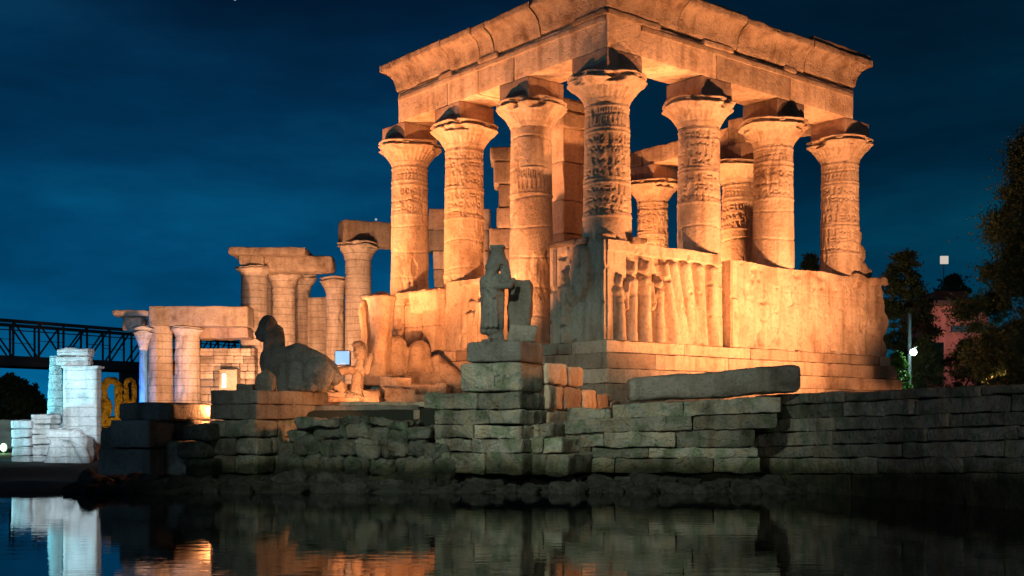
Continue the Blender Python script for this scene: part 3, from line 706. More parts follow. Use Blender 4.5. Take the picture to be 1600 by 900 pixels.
bgcol(ruinB, 397, 62, 650, 418, .76, 2, 31); bgcol(ruinB, 443, 64, 650, 424, .70, 1, 32); bgcol(ruinB, 470, 67, 650, 430, .62, 1, 33)
bgcol(ruinB, 423, 67.5, 650, 440, .6, 0, 39)
bgcol(ruinB, 499, 66, 650, 466, .60, 0, 34, True); bgcol(ruinB, 524, 63, 650, 434, .56, 1, 35); bgcol(ruinB, 560, 61, 650, 380, .75, 1, 36)
beam(ruinB, 'lintel', 365, 482, 391, 402, 61.8, 2.2, .05, .05, 41)
beam(ruinB, 'lintel', 378, 415, 402, 416, 61.9, 1.3, .05, .05, 42)
beam(ruinB, 'lintel', 412, 522, 401, 427, 62.3, 1.4, .22, .05, 43)
m = MB(); A = P(528, 383, 60.5); Bz = P(528, 345, 60.5).z
block(m, -1.3, .0, 0, 7.2, A.z, Bz, .05, .05, .2, 44, fn=plan((A.x, A.y), R(-62)))
block(m, 0, 0.0+.001, 0, .1, A.z, A.z+.01, .001, 0, .2, 45, fn=plan((A.x, A.y), R(-62)))
m = MB(); block(m, 0, 5.2, 0, 1.25, A.z, Bz, .05, .05, .2, 44, fn=plan((A.x+.35, A.y-.5), R(22)))
m.build('lintel', M['sand_block'], ruinB, label='long lintel beam running to the temple')
# the low ruin at far left
p = P(280, 650, 60)
ruinA = thing('low_colonnade', 'low pale ruin of two thick columns and a brick wall under a long lintel', 'ruin', (p.x, p.y, 1.0))
bgcol(ruinA, 251, 58, 650, 512, .64, 0, 51); bgcol(ruinA, 293, 58, 650, 512, .66, 2, 52)
beam(ruinA, 'lintel', 240, 392, 480, 511, 58, 1.5, .05, .04, 53)
beam(ruinA, 'lintel', 184, 244, 487, 496, 58.3, 1.8, .1, .05, 54); beam(ruinA, 'lintel', 197, 226, 496, 518, 58.4, 1.1, .1, .06, 55)
m = MB(); a = P(312, 650, 60.5); L = P(398, 650, 60.5).x-a.x
masonry(m, [(0, L, 1.2+k*.42, 1.2+(k+1)*.42, 1.2+k*.42, 1.2+(k+1)*.42) for k in range(10)], .8, (.4, .8), .03, .03, .2, .05, 77, plan((a.x, a.y), 0))
m.build('wall', M['sand_line'], ruinA, label='rough coursed wall under the lintel')
beam(ruinA, 'shade_band', 312, 392, 513, 530, 59.2, 1.4, .06, .06, 57, 'abacus')  # dark beam put in for the shaded band under the lintel
m = MB(); aa = P(344, 612, 59.6); cc = P(372, 578, 59.6)
block(m, aa.x, cc.x, aa.y-.3, aa.y+.5, aa.z, cc.z, .05, .05, .15, 58); m.build('doorway_block', M['sand_block'], ruinA)
m = MB(); aa = P(347, 606, 59.2); cc = P(353, 584, 59.2); block(m, aa.x, cc.x, aa.y-.04, aa.y+.04, aa.z, cc.z, .01, .0, .1, 59); m.build('lit_window', M['winlamp'], ruinA)
# blue-lit column
p = P(224, 650, 56); bl = thing('blue_lit_column', 'slim column with flared top bathed in blue light beside the low ruin', 'column', (p.x, p.y, .8))
m = shaft_mesh(61, 4.2, .21, .20, [], seg=40, dz=.08, joint=.8); V = [v+np.array([p.x, p.y, .8]) for v in m.v]; m.v = V; m.build('shaft', M['bluelit'], bl)
m = capital_mesh(62, 1.2, .20, .46, seg=48); m.v = [v+np.array([p.x, p.y, 5.0]) for v in m.v]; m.build('capital', M['white'], bl)
lamp('SPOT', 'floodlight_beam', (p.x-.9, p.y-2.2, 1.2), (p.x, p.y, 3.2), 900, (.02, .35, 1.0), .1, 60, .6)

# ------------------------------------------------------------------ truss bridge
A = P(0, 650, 100); B = P(220, 650, 113); d = (B-A); d.z = 0; Lb = d.length; ang = math.atan2(d.y, d.x)
br = thing('truss_bridge', 'dark steel truss bridge crossing at far left behind the ruins', 'bridge', (A.x, A.y, 1.0))
zb, zt = 7.0, 10.35
def bar(m, a, b, w, fn=None, seg=4):
    a = Vector(a); b = Vector(b); q = (b-a).to_track_quat('Z', 'Y').to_matrix(); V = []
    for e in (a, b):
        for k in range(seg):
            t = 2*math.pi*(k+.5)/seg; V.append(e+q @ Vector((math.cos(t)*w, math.sin(t)*w, 0)))
    fs = [[k, (k+1) % seg, seg+(k+1) % seg, seg+k] for k in range(seg)]
    V = np.array([list(v) for v in V]); V = fn(V) if fn else V
    m.add(V, np.array(fs))
fn = plan((A.x, A.y), ang); u0, u1, st_ = -19.5, 33, 2.6
for w0 in (0, 4.5):
    m = MB(); bar(m, (u0, w0, zt), (u1, w0, zt), .22, fn); bar(m, (u0, w0, zt-.45), (u1, w0, zt-.45), .07, fn); bar(m, (u0, w0, zb), (u1, w0, zb), .26, fn)
    u = u0; k = 0
    while u < u1-.1:
        bar(m, (u, w0, zb), (u, w0, zt), .11, fn)
        bar(m, *(((u, w0, zt), (u+st_, w0, zb)) if u < 4 else ((u, w0, zb), (u+st_, w0, zt))), .09, fn)
        if k % 2: bar(m, (u, w0, (zt+zb)/2), (u+st_, w0, (zt+zb)/2), .04, fn)
        u += st_; k += 1
    m.build('truss', M['steel'], br, smooth=False)
m = MB(); block(m, u0, u1, -.3, 4.8, zb-.75, zb-.15, .02, 0, 5, 1, fn=fn); m.build('deck', M['steel'], br, smooth=False)
for u in (u0+1, 16.2, u1-1): m = MB(); block(m, u-.25, u+.25, .4, 4.1, .3, zb-.7, .02, 0, 3, 1, fn=fn); m.build('pier', M['steel'], br, smooth=False)

# ------------------------------------------------------------------ pale floodlit ruin at far left
p = P(115, 700, 34)
wr = thing('pale_tower_ruin', 'pale cold-lit square tower stump with a round buttress and stacked cap stones', 'ruin', (p.x, p.y, .3))
def pxblock(m, x0, x1, yt, yb_, Y, depth, r=.05, amp=.04, seed=1, res=.12, wob=0):
    a = P(x0, yb_, Y); b = P(x1, yt, Y); block(m, a.x, b.x, Y, Y+depth, a.z, b.z, r, amp, res, seed, wob=wob)
m = MB(); pxblock(m, 98, 151, 573, 730, 34, .45, .04, .02, 1); m.build('wall', M['white'], wr)
m = MB(); pxblock(m, 95, 153, 571, 575, 33.9, .6, .02, .02, 2); m.build('ledge', M['white'], wr)
m = shaft_mesh(71, 3.15, .34, .17, [], seg=48, dz=.05, joint=.3, chip=.03); q = P(87, 690, 34.3); m.v = [v+np.array([q.x, q.y, .4]) for v in m.v]; m.build('round_buttress', M['cyanlit'], wr)
m = MB(); pxblock(m, 86, 138, 556, 571, 34, .5, .06, .06, 3); pxblock(m, 89, 139, 544, 556, 34.05, .5, .06, .06, 4); m.build('cap_stones', M['white'], wr)
for k, (x0, x1, yt, yb_, Y, lb) in enumerate([(18, 46, 656, 727, 33, 'small cold-lit block stack, leftmost of the pale ruins'), (50, 78, 647, 727, 33.2, 'cold-lit square block left of the round buttress'), ]):
    q = P((x0+x1)/2, yb_, Y); t_ = thing('pale_block_pillar', lb, 'masonry', (q.x, Y, q.z)); m = MB()
    n = 5; 
    for j in range(n): pxblock(m, x0-(j == n-1)*2, x1+(j == n-1)*2, yt+(yb_-yt)*(n-1-j)/n+.6, yt+(yb_-yt)*(n-j)/n-.6, Y, .8+.1*(j % 2), .04, .04, k*9+j)
    m.build('masonry', M['white'], t_)
q = P(108, 727, 32)
bm = bmesh.new(); cone(bm, (-.5, 0, .9), (.25, 0, .85), .16, .2); cone(bm, (.2, 0, .85), (.5, 0, .1), .22, .12); cone(bm, (-.35, .1, .8), (-.45, .1, 0), .2, .3); box(bm, (.1, .3, .4), (.8, .5, .85))
t_ = sculpt('collapsed_arch_stone', bm, M['white'], None, .05, 3, .08, .3, loc=(q.x, q.y, q.z)); tag(t_, 'cold-lit collapsed arch stone in front of the pale tower', 'stone')
m = MB(); pxblock(m, 58, 98, 668, 726, 33.7, .6, .08, .06, 11); pxblock(m, 100, 134, 690, 727, 33, .6, .1, .06, 12); a = P(58, 727, 33.7)
o = m.build('low_pale_wall', M['white'], None, loc=(a.x, a.y, a.z)); tag(o, 'low cold-lit broken wall at the foot of the pale tower', 'wall')
# embankment wall behind, lit greenish
a = P(-60, 660, 46)
m = MB(); pxblock(m, -140, 60, 656, 712, 46, .8, .05, .03, 13, .4); o = m.build('embankment_wall', M['plaster'], None, loc=(a.x, a.y, a.z)); tag(o, 'grey-green embankment wall behind the pale ruins at the left edge', 'wall')
q = P(6, 708, 40); m = MB(); bar(m, (0, 0, -.9), (0, 0, .12), .03); t_ = thing('garden_light', 'small green-white light on a short post at the left edge', 'lamp', (q.x, q.y, q.z-1.0)); OFF[t_.name] = (0, 0, -1.0)
m.build('post', M['steel'], t_); bm = bmesh.new(); sph(bm, (0, 0, 1.2), (.12, .12, .16)); me = bpy.data.meshes.new('globe'); bm.to_mesh(me); bm.free(); me.materials.append(M['greenlamp']); o = bpy.data.objects.new('globe', me); C.objects.link(o); o.parent = t_
lamp('POINT', 'garden_light_glow', (q.x, q.y-.4, q.z+.3), None, 60, (.55, 1, .5), .1)

# arched figures in gold-coloured stone with dark spots
for k, (xc, yt, yb_, w, lb) in enumerate([(174, 590, 662, 30, 'larger gold-lit arched stone figure beside the pale tower'), (203, 590, 650, 18, 'slimmer gold-lit arched stone figure, the right one of the pair')]):
    Y = 42; s = Y/F; H = (yb_-yt)*s; ww = w*s
    q = P(xc, yb_, Y); bm = bmesh.new()
    n = 14; rr = ww*.27
    for j in range(n):
        t0 = math.pi*j/n; t1 = math.pi*(j+1)/n; c_ = H-ww*.5
        cone(bm, (math.cos(t0)*ww*.36, 0, c_+math.sin(t0)*ww*.36), (math.cos(t1)*ww*.36, 0, c_+math.sin(t1)*ww*.36), rr*.7, rr*.7, 8)
    cone(bm, (ww*.36, 0, c_), (ww*.4, 0, 0), rr*.8, rr*.7); 
    cone(bm, (-ww*.36, 0, c_), (-ww*.30, 0, 0), rr*(.5 if k == 0 else .7), rr*.9)
    sph(bm, (-ww*.2, -.05, H*.35), (rr*1.0, rr, H*.2)); box(bm, (0, 0, .1), (ww*.95, .35, .25))
    o = sculpt('arched_stone_figure', bm, M['gold'], None, .035, 1, .12, .12, loc=(q.x, q.y, q.z)); tag(o, lb, 'sculpture')
q = P(185, 650, 39.5); lamp('SPOT', 'floodlight_beam', (q.x, q.y, 1.0), P(186, 620, 42), 420, (1, .62, .12), .08, 90, .5)

# ------------------------------------------------------------------ quay, pedestals and blocks
def qz(y, Y): return CH+(HY-y)/F*Y
# right quay wall, approaching the viewer
Aq = P(1175, 650, 26.6); Bq = P(1660, 650, 19.4); dq = Bq-Aq; Lq = math.hypot(dq.x, dq.y); aq = math.atan2(dq.y, dq.x)
t_ = thing('quay_wall', 'long dark coursed quay wall running off to the right', 'wall', (Aq.x, Aq.y, 0))
yl = [617, 635, 656, 677, 699, 716, 742, 788]; yr = [597, 613, 641, 663, 684, 714, 738, 800]
m = MB(); cs = []
for k in range(7):
    of = [0, .05, .0, .02, .0, .03, .0][k]
    cs.append((of, Lq, qz(yl[k+1], 26.6), qz(yl[k], 26.6), qz(yr[k+1], 19.4), qz(yr[k], 19.4)))
EX = 1.55   # the wall runs on past the edge of the view
cs = [(u0_, Lq*EX, a_, b_, a_+(c_-a_)*EX, b_+(d_-b_)*EX) for (u0_, _, a_, b_, c_, d_) in cs]
masonry(m, cs[:1], 1.4, (1.8, 3.6), .04, .04, .12, .04, 5, plan((Aq.x, Aq.y-.1), aq), gap=.02)
masonry(m, cs[1:], 1.2, (1.3, 3.4), .018, .035, .09, .05, 6, plan((Aq.x, Aq.y), aq), gap=.02)
block(m, 0.1, Lq*EX, .25, 1.3, -.3, qz(622, 26), .03, .03, .6, 9, fn=plan((Aq.x, Aq.y), aq))
m.build('masonry', M['quay'], t_)
# middle quay wall
Am = P(833, 650, 25.9); Bm_ = P(1222, 650, 24.8); dm = Bm_-Am; am = math.atan2(dm.y, dm.x); Lm = math.hypot(dm.x, dm.y)
t_ = thing('stepped_quay_wall', 'grey-green stepped quay wall in the middle, right of the statue pedestal', 'wall', (Am.x, Am.y, 0))
def um(px): return (px-833)/(1222-833)*Lm
yl = [632, 656, 679, 700, 717, 741]; yr = [619, 644, 669, 699, 715, 739]; st0 = [961, 880, 842, 830, 820]; en0 = [1221, 1214, 1182, 1186, 1190]
m = MB(); cs = []
for k in range(5):
    cs.append((um(st0[k]), um(en0[k]), qz(yl[k+1], 25.6), qz(yl[k], 25.6), qz(yr[k+1], 24.9), qz(yr[k], 24.9)))
masonry(m, cs, 1.3, (1.2, 3.0), .026, .042, .08, .07, 8, plan((Am.x, Am.y), am), gap=.02)
block(m, um(1000), Lm-.6, .3, 2.6, -.3, qz(628, 25.5), .03, .03, .5, 19, fn=plan((Am.x, Am.y), am))
block(m, um(870), um(1000), .4, 2.4, -.3, qz(665, 25.5), .03, .03, .5, 20, fn=plan((Am.x, Am.y), am))
m.build('masonry', M['quay'], t_)
m = MB(); a = P(889, 662, 26.2); block(m, a.x, a.x+.98, a.y, a.y+.9, a.z, qz(638, 26.2), .08, .06, .1, 21); o = m.build('loose_block', M['quay'], None, loc=(a.x, a.y, a.z)); tag(o, 'single squared block lying on the quay just right of the pedestal stack', 'stone block')
# long rounded slab
m = MB(); a = P(984, 629, 25.7)
def slabfn(p):
    q = p.copy(); t = (p[:, 0])/3.85; q[:, 2] = a.z+p[:, 2]*(1.0+.12*t)+t*.22+.02*np.sin(t*9); q[:, 0] = a.x+p[:, 0]*math.cos(am); q[:, 1] = a.y-.05+p[:, 1]+p[:, 0]*math.sin(am); return q
block(m, 0, 3.85, 0, 1.0, 0, .56, .13, .035, .07, 23, fn=slabfn, wob=.05)
o = m.build('fallen_slab', M['slab'], None, loc=(a.x, a.y, a.z)); tag(o, 'long dark round-edged stone slab lying on top of the quay', 'stone slab')

# statue pedestal stack: faces turned 25 degrees
PA = R(-25)
def corner_frame(px, Y, ang): 
    c = P(px, 650, Y)
    ca, sa = math.cos(ang), math.sin(ang)
    # u runs left along the front-left face, w runs back-right along the other face
    dl = (-ca, -sa) ; dr = (-sa, ca)
    def fn(p):
        q = p.copy(); q[:, 0] = c.x+p[:, 0]*dl[0]+p[:, 1]*dr[0]; q[:, 1] = c.y+p[:, 0]*dl[1]+p[:, 1]*dr[1]; return q
    return fn, c
def cstack(m, fn, Y, tiers, seed, lens=(.6, 1.3), r=.06, amp=.04, res=.1, jit=.03):
    """tiers: (ytop, ybottom, left extent u1, right extent w1, u0 offset)"""
    rd = random.Random(seed)
    for k, (yt, yb_, L, D, o0) in enumerate(tiers):
        z0, z1 = qz(yb_, Y), qz(yt, Y)
        u = -o0; first = True
        while u < L-.05:
            w = min(rd.uniform(*lens), L-u)
            if L-u-w < lens[0]*.4: w = L-u
            v = -o0 + rd.uniform(-jit, jit)
            dmax = D if first else min(D, .8)
            vv = v
            while vv < dmax-.05:
                w2 = min(rd.uniform(*lens), dmax-vv) if first else dmax-vv
                if dmax-vv-w2 < lens[0]*.4: w2 = dmax-vv
                block(m, u+.01, u+w-.01, vv+.01, vv+w2-.01, z0+.012, z1-.012, r*rd.uniform(.7, 1.4), amp, res, seed*100+k*17+int(u*5)+int(vv*7), fn=lambda p: fn(p)[:, :])
                vv += w2
            u += w; first = False
        if L > .9 and D > .9: block(m, .25, L-.2, .25, D-.2, z0-.01, z1-.03, .03, .02, .5, seed+k, fn=fn)
fnD, cD = corner_frame(812, 24.6, PA)
ped = thing('statue_pedestal', 'green-grey stepped pedestal stack of squared stones carrying the robed statue', 'pedestal', (cD.x, cD.y, 0))
m = MB(); cstack(m, fnD, 24.6, [(612, 640, 2.45, 2.9, .0), (640, 664, 2.15, 2.9, .05), (664, 686, 2.15, 2.6, .06), (686, 708, 2.1, 2.3, .10), (708, 742, 2.25, 2.2, .16)], 5, (.7, 1.3), .03, .05)
for k_, (yt_, yb_2, uu_, ww_) in enumerate([(662, 684, -.50, .55), (684, 709, -.80, .42), (709, 743, -1.05, .30)]):
    block(m, uu_+.01, uu_*.45-.01, ww_, 2.2, qz(yb_2, 24.9)+.01, qz(yt_, 24.9)-.01, .04, .05, .09, 811+k_, fn=fnD, wob=.04)
    block(m, uu_*.45+.01, .08, ww_+.05, 2.2, qz(yb_2, 24.9)+.01, qz(yt_, 24.9)-.01, .04, .05, .09, 821+k_, fn=fnD, wob=.04)
m.build('masonry', M['quay'], ped, label='coursed lower stack')
m = MB(); block(m, 0.0, 1.5, 0, 1.35, qz(612, 24.9), qz(566, 24.9), .09, .03, .08, 31, fn=fnD)
m.build('die_block', M['quay'], ped, label='large smooth upper block with a small carved mark')
m = MB(); block(m, -.02, 1.32, -.03, 1.3, qz(566, 24.9)+.005, qz(533, 24.9), .06, .02, .08, 32, fn=fnD); m.build('cap_slab', M['statue'], ped)
m = MB(); bar(m, *[fnD(np.array([v]))[0] for v in ((.62, -.012, qz(600, 24.9)), (.62, -.012, qz(586, 24.9)))], .022); bar(m, *[fnD(np.array([v]))[0] for v in ((.62, -.012, qz(588, 24.9)), (.48, -.012, qz(586, 24.9)))], .02); bar(m, *[fnD(np.array([v]))[0] for v in ((.42, -.012, qz(601, 24.9)), (.36, -.012, qz(586, 24.9)))], .03)
m.build('carved_mark', M['slab'], ped)
# wing wall running back from the pedestal, orange-lit
t_ = thing('wing_wall', 'orange-lit wing wall of squared blocks running back from the pedestal to the temple steps', 'wall', (cD.x, cD.y, 0))
m = MB(); z0, z1, zm = qz(640, 25.5), qz(569, 26.4), qz(600, 26)
fw = fnD
for k, (a0, a1, zz0, zz1) in enumerate([(1.37, 2.6, zm, z1), (2.65, 3.7, zm, z1-.03), (1.37, 2.3, z0, zm-.02), (2.35, 3.5, z0, zm-.02), (3.55, 4.6, z0, zm-.1), (1.45, 3.0, 1.0, z0-.02), (3.05, 4.8, 1.0, z0-.02), (4.65, 5.6, 1.0, qz(612, 25.5)), (5.63, 6.6, 1.0, qz(622, 25.5))]):
    block(m, -.10, .9, a0, a1, zz0, zz1, .07, .05, .1, 600+k, fn=fw, wob=.05)
m.build('masonry', M['sand_block'], t_)

# the robed statue on the pedestal
q = P(788, 533, 25.35); s = Vector((q.x, q.y+.15, qz(533, 24.9)))
bm = bmesh.new(); k = .0147
def xp(px): return (px-785)*k
def zp(py): return (533-py)*k
cone(bm, (xp(772), 0, zp(512)), (xp(772), 0, zp(531)), .17, .19, flat=.8)                      # lower legs
cone(bm, (xp(768), 0, zp(440)), (xp(768), 0, zp(510)), .27, .24, flat=.8)                     # robe
cone(bm, (xp(755), -.05, zp(436)), (xp(757), -.05, zp(510)), .13, .11)                        # hanging sleeve
cone(bm, (xp(757), -.1, zp(470)), (xp(754), -.1, zp(514)), .09, .10)
cone(bm, (xp(757), 0, zp(438)), (xp(783), 0, zp(439)), .14, .12)                              # shoulders
cone(bm, (xp(757), -.18, zp(445)), (xp(795), -.22, zp(446)), .085, .07); cone(bm, (xp(795), -.22, zp(446)), (xp(800), -.1, zp(436)), .065, .06)
sph(bm, (xp(766), -.05, zp(417)), (.15, .16, .2)); sph(bm, (xp(758), -.12, zp(414)), (.04, .05, .05))
cone(bm, (xp(770), -.02, zp(408)), (xp(762), -.08, zp(434)), .19, .13, flat=.9)                 # head cloth
cone(bm, (xp(783), .05, zp(408)), (xp(790), .05, zp(436)), .13, .10)
cone(bm, (xp(776), .03, zp(412)), (xp(773), .03, zp(384)), .20, .155, caps=False)              # tall crown
box(bm, (xp(774), .03, zp(383)), (.33, .30, .07))
for dx in (-.17, -.09, -.01, .08): cone(bm, (xp(768)+dx, -.2, zp(452)), (xp(768)+dx*1.3, -.22, zp(508)), .028, .045)
cone(bm, (xp(758), -.2, zp(442)), (xp(772), -.24, zp(462)), .07, .05); box(bm, (xp(770), 0, zp(531)), (.55, .5, .07)); cone(bm, (xp(768), -.1, zp(530)), (xp(764), -.32, zp(531)), .07, .06)
st_o = sculpt('robed_statue', bm, M['statue'], None, .02, 1, .022, .10, loc=s); st_o.rotation_euler = (0, 0, R(-8)); m = MB(); block(m, xp(786), xp(822), .22, .75, zp(533), zp(434), .06, .05, .06, 321, wob=.06); block(m, xp(790), xp(836), .05, .7, zp(533), zp(503), .09, .06, .06, 322, wob=.08)
bs = m.build('back_slab', M['slab']); bs.parent = st_o
tag(st_o, 'dark eroded robed statue with a tall crown standing on the high pedestal', 'statue')

# rough rock wall between the pedestals
Af = P(437, 650, 26.6); Bf = P(700, 650, 25.4); df = Bf-Af; af = math.atan2(df.y, df.x); Lf = math.hypot(df.x, df.y)
t_ = thing('rubble_wall', 'low rugged wall of weathered boulders and blocks between the two pedestals', 'wall', (Af.x, Af.y, 0))
m = MB(); rd = random.Random(12)
rows = [(765, 738, 0, 1, .55), (742, 714, .02, .98, .5), (716, 688, .01, .97, .6), (690, 668, .05, .93, .7), (670, 655, .10, .72, .8)]
for k, (yb_, yt, f0, f1, ln) in enumerate(rows):
    u = f0*Lf
    while u < f1*Lf:
        w = rd.uniform(.35, .8)*ln*1.8; z0 = qz(yb_, 26); z1 = qz(yt, 26)+rd.uniform(-.04, .06); dj = rd.uniform(-.12, .12)-.12*(4-k)
        block(m, u, u+w*.99, dj, dj+1.0+.1*k, z0, z1, .11, .1, .07, 700+k*40+int(u*9), fn=plan((Af.x, Af.y), af), wob=.10, sc=3.5); u += w
block(m, .4, Lf-.3, .45, 1.6, -.2, qz(668, 26), .05, .05, .4, 799, fn=plan((Af.x, Af.y), af))
m.build('masonry', M['quay_rough'], t_)

# dark ledge under the lit terrace
t_ = thing('terrace_ledge', 'dark overhanging terrace edge under the small lit statue', 'ledge', tuple(P(560, 660, 29)))
m = MB(); pxblock(m, 484, 655, 633, 664, 29, 1.0, .06, .03, 91, .15); m.build('edge_stone', M['slab'], t_)
m = MB(); pxblock(m, 646, 656, 641, 664, 28.6, .15, .02, .01, 92); m.build('post', M['sand'], t_)
m = MB(); pxblock(m, 481, 668, 628, 636, 29.3, 3.0, .04, .03, 93, .2); m.build('top_slab', M['sand_block'], t_)

# lit terrace blocks and the small seated statue
t_ = thing('lit_terrace', 'bright orange-lit broken terrace blocks at the foot of the temple', 'masonry', tuple(P(540, 640, 32)))
m = MB()
for k, (x0, x1, yt, yb_, Y, dp) in enumerate([(476, 540, 599, 612, 32, 1.2), (482, 545, 611, 622, 31.6, 1.4), (480, 560, 621, 637, 31.2, 1.6), (543, 592, 607, 622, 32, 1.5), (560, 592, 621, 634, 31.6, 1.6), (592, 642, 590, 608, 34, 1.4), (592, 650, 607, 634, 33, 2.5), (590, 624, 606, 620, 33.2, 1.0), (640, 700, 600, 618, 34, 2), (640, 720, 617, 636, 33, 2.5)]):
    pxblock(m, x0, x1, yt, yb_, Y, dp, .06, .06, 900+k, .1, .05)
m.build('masonry', M['sand_rough'], t_)
q = P(560, 622, 31.9); bm = bmesh.new(); k = .0184
def X_(px): return (px-556)*k
def Z_(py): return (632-py)*k
cone(bm, (X_(556), 0, Z_(580)), (X_(552), 0, Z_(625)), .22, .27, flat=.75); sph(bm, (X_(559), -.02, Z_(550)), (.20, .2, .26)); sph(bm, (X_(556), .02, Z_(539)), (.2, .19, .12))
cone(bm, (X_(560), 0, Z_(562)), (X_(558), 0, Z_(575)), .12, .16)
cone(bm, (X_(545), -.1, Z_(578)), (X_(512), -.15, Z_(583)), .13, .13); cone(bm, (X_(511), -.15, Z_(583)), (X_(524), -.15, Z_(606)), .12, .10); cone(bm, (X_(528), -.12, Z_(600)), (X_(535), -.12, Z_(622)), .12, .10)
cone(bm, (X_(570), -.1, Z_(580)), (X_(576), -.15, Z_(560)), .09, .08); sph(bm, (X_(577), -.1, Z_(556)), (.09, .08, .1))
cone(bm, (X_(545), -.3, Z_(620)), (X_(560), -.3, Z_(624)), .13, .13)
sph(bm, (X_(552), -.21, Z_(550)), (.03, .03, .03)); sph(bm, (X_(556), -.23, Z_(556)), (.03, .05, .03))
o = sculpt('seated_statue', bm, M['sand_rough'], None, .022, 1, .025, .1, loc=(q.x, q.y, qz(632, 31.9))); tag(o, 'small bright seated stone figure with raised bent arms on the lit terrace', 'statue')
# broken legs / flaring stump of a colossus at the temple's left end
q = P(590, 600, 36.5); bm = bmesh.new(); k = .0210
def X_(px): return (px-588)*k
def Z_(py): return (600-py)*k
cone(bm, (X_(594), 0, Z_(475)), (X_(594), 0, Z_(530)), .44, .34); cone(bm, (X_(594), 0, Z_(462)), (X_(594), 0, Z_(478)), .52, .44, caps=False); cone(bm, (X_(594), 0, Z_(530)), (X_(592), 0, Z_(578)), .34, .33)
cone(bm, (X_(590), -.1, Z_(578)), (X_(574), -.1, Z_(590)), .32, .26); box(bm, (X_(590), .1, Z_(594)), (1.0, .9, .4)); box(bm, (X_(580), .05, Z_(465)), (.7, .6, .14), (0, .1, 0))
o = sculpt('flared_stump', bm, M['sand'], None, .05, 3, .08, .3, loc=(q.x, q.y, qz(600, 36.5))); tag(o, 'flaring broken column stump with curved foot at the temple left end', 'column stump')
q = P(571, 560, 37); bm = bmesh.new(); cone(bm, (0, 0, .3), (0, 0, 1.0), .17, .14); cone(bm, (-.03, 0, 1.0), (-.08, 0, 1.55), .13, .16); sph(bm, (-.06, 0, 1.75), (.14, .13, .19)); cone(bm, (.05, 0, .3), (.0, 0, -.8), .2, .26)
o = sculpt('standing_figure', bm, M['sand'], None, .035, 2, .05, .15, loc=q); tag(o, 'slim lit standing stone figure just left of the flared stump', 'statue')
q = P(640, 600, 36.8); bm = bmesh.new()
for kx, zt_, r_ in ((-.55, 1.35, .5), (.35, 1.2, .48)): cone(bm, (kx, 0, .1), (kx*.9, .1, zt_), r_, r_*.8)
box(bm, (0, .2, .15), (2.0, 1.2, .5)); cone(bm, (.9, -.2, .9), (1.5, -.3, .1), .2, .45); cone(bm, (.75, -.2, .2), (1.3, -.2, .15), .3, .3)
o = sculpt('eroded_block_heap', bm, M['sand_rough'], None, .05, 3, .12, .35, loc=(q.x, q.y, qz(606, 36.8))); tag(o, 'heap of rounded eroded blocks before the left screen wall', 'stone')
# pale blue lit floodlight box behind the sphinx
q = P(535, 571, 33.5); t_ = thing('floodlight', 'small glowing blue-white floodlight box behind the seated figure', 'floodlight', (q.x, q.y, q.z-.5)); 
m = MB(); block(m, q.x-.24, q.x+.24, q.y, q.y+.2, q.z, q.z+.46, .04, .0, .2, 1); m.build('casing', M['grey_metal'], t_)
m = MB(); block(m, q.x-.21, q.x+.21, q.y-.03, q.y-.003, q.z+.03, q.z+.43, .012, 0, .2, 1); m.build('glass', M['bluelamp'], t_)
m = MB(); bar(m, (q.x, q.y+.1, q.z-1.0), (q.x, q.y+.1, q.z), .04); m.build('post', M['grey_metal'], t_)

# sphinx pedestal
fnG, cG = corner_frame(401, 26.8, PA)
t_ = thing('sphinx_pedestal', 'dark stepped pedestal of squared blocks under the crouching sphinx', 'pedestal', (cG.x, cG.y, 0))
m = MB(); cstack(m, fnG, 26.8, [(656, 684, 1.5, 2.9, .04), (684, 712, 1.52, 2.8, .06), (712, 742, 1.58, 2.7, .1), (742, 766, 2.0, 2.6, .2)], 15, (.5, 1.0), .08, .05)
m.build('masonry', M['quay'], t_, label='coursed lower stack of rounded stones')
m = MB(); block(m, 0, 1.42, 0, 3.0, qz(656, 26.8)+.01, qz(632, 26.8), .03, .03, .1, 41, fn=fnG); block(m, -.03, 1.40, -.03, 3.02, qz(632, 26.8)+.008, qz(609, 26.8), .05, .02, .1, 42, fn=fnG); m.build('top_slab', M['slab'], t_)
# sphinx
q = fnG(np.array([[.3, 2.0, qz(609, 26.8)]]))[0]; bm = bmesh.new()
sph(bm, (.70, 0, 1.52), (.25, .25, .36)); cone(bm, (.62, .16, 1.35), (.66, .2, .98), .13, .10); cone(bm, (.62, -.16, 1.35), (.66, -.2, .98), .13, .10); cone(bm, (.5, 0, 1.45), (.48, 0, .95), .2, .22)
sph(bm, (.88, 0, 1.42), (.13, .14, .2)); sph(bm, (1.0, 0, 1.42), (.05, .035, .06)); sph(bm, (.98, 0, 1.31), (.04, .07, .03)); 
sph(bm, (.55, 0, .68), (.33, .33, .55)); sph(bm, (.72, 0, .75), (.18, .26, .32))
for y in (.2, -.2):
    cone(bm, (.66, y, .62), (.68, y, .12), .13, .12); cone(bm, (.66, y, .09), (.98, y, .09), .11, .1)
    sph(bm, (-.62, y*1.4, .42), (.40, .18, .42)); cone(bm, (-.5, y*1.7, .1), (.0, y*1.7, .1), .12, .1)
cone(bm, (.38, 0, .80), (-.05, 0, .92), .24, .27); cone(bm, (-.05, 0, .92), (-.62, 0, .66), .27, .26); cone(bm, (-.62, 0, .66), (-.95, 0, .34), .26, .2); box(bm, (-.15, 0, .42), (1.15, .40, .84))
o = sculpt('sphinx', bm, M['statue'], None, .022, 1, .025, .12, loc=q); o.rotation_euler = (0, 0, R(174)); o.scale = (1.06, 1.06, 1.06); tag(o, 'dark crouching sphinx with head cloth facing left on its pedestal', 'statue')
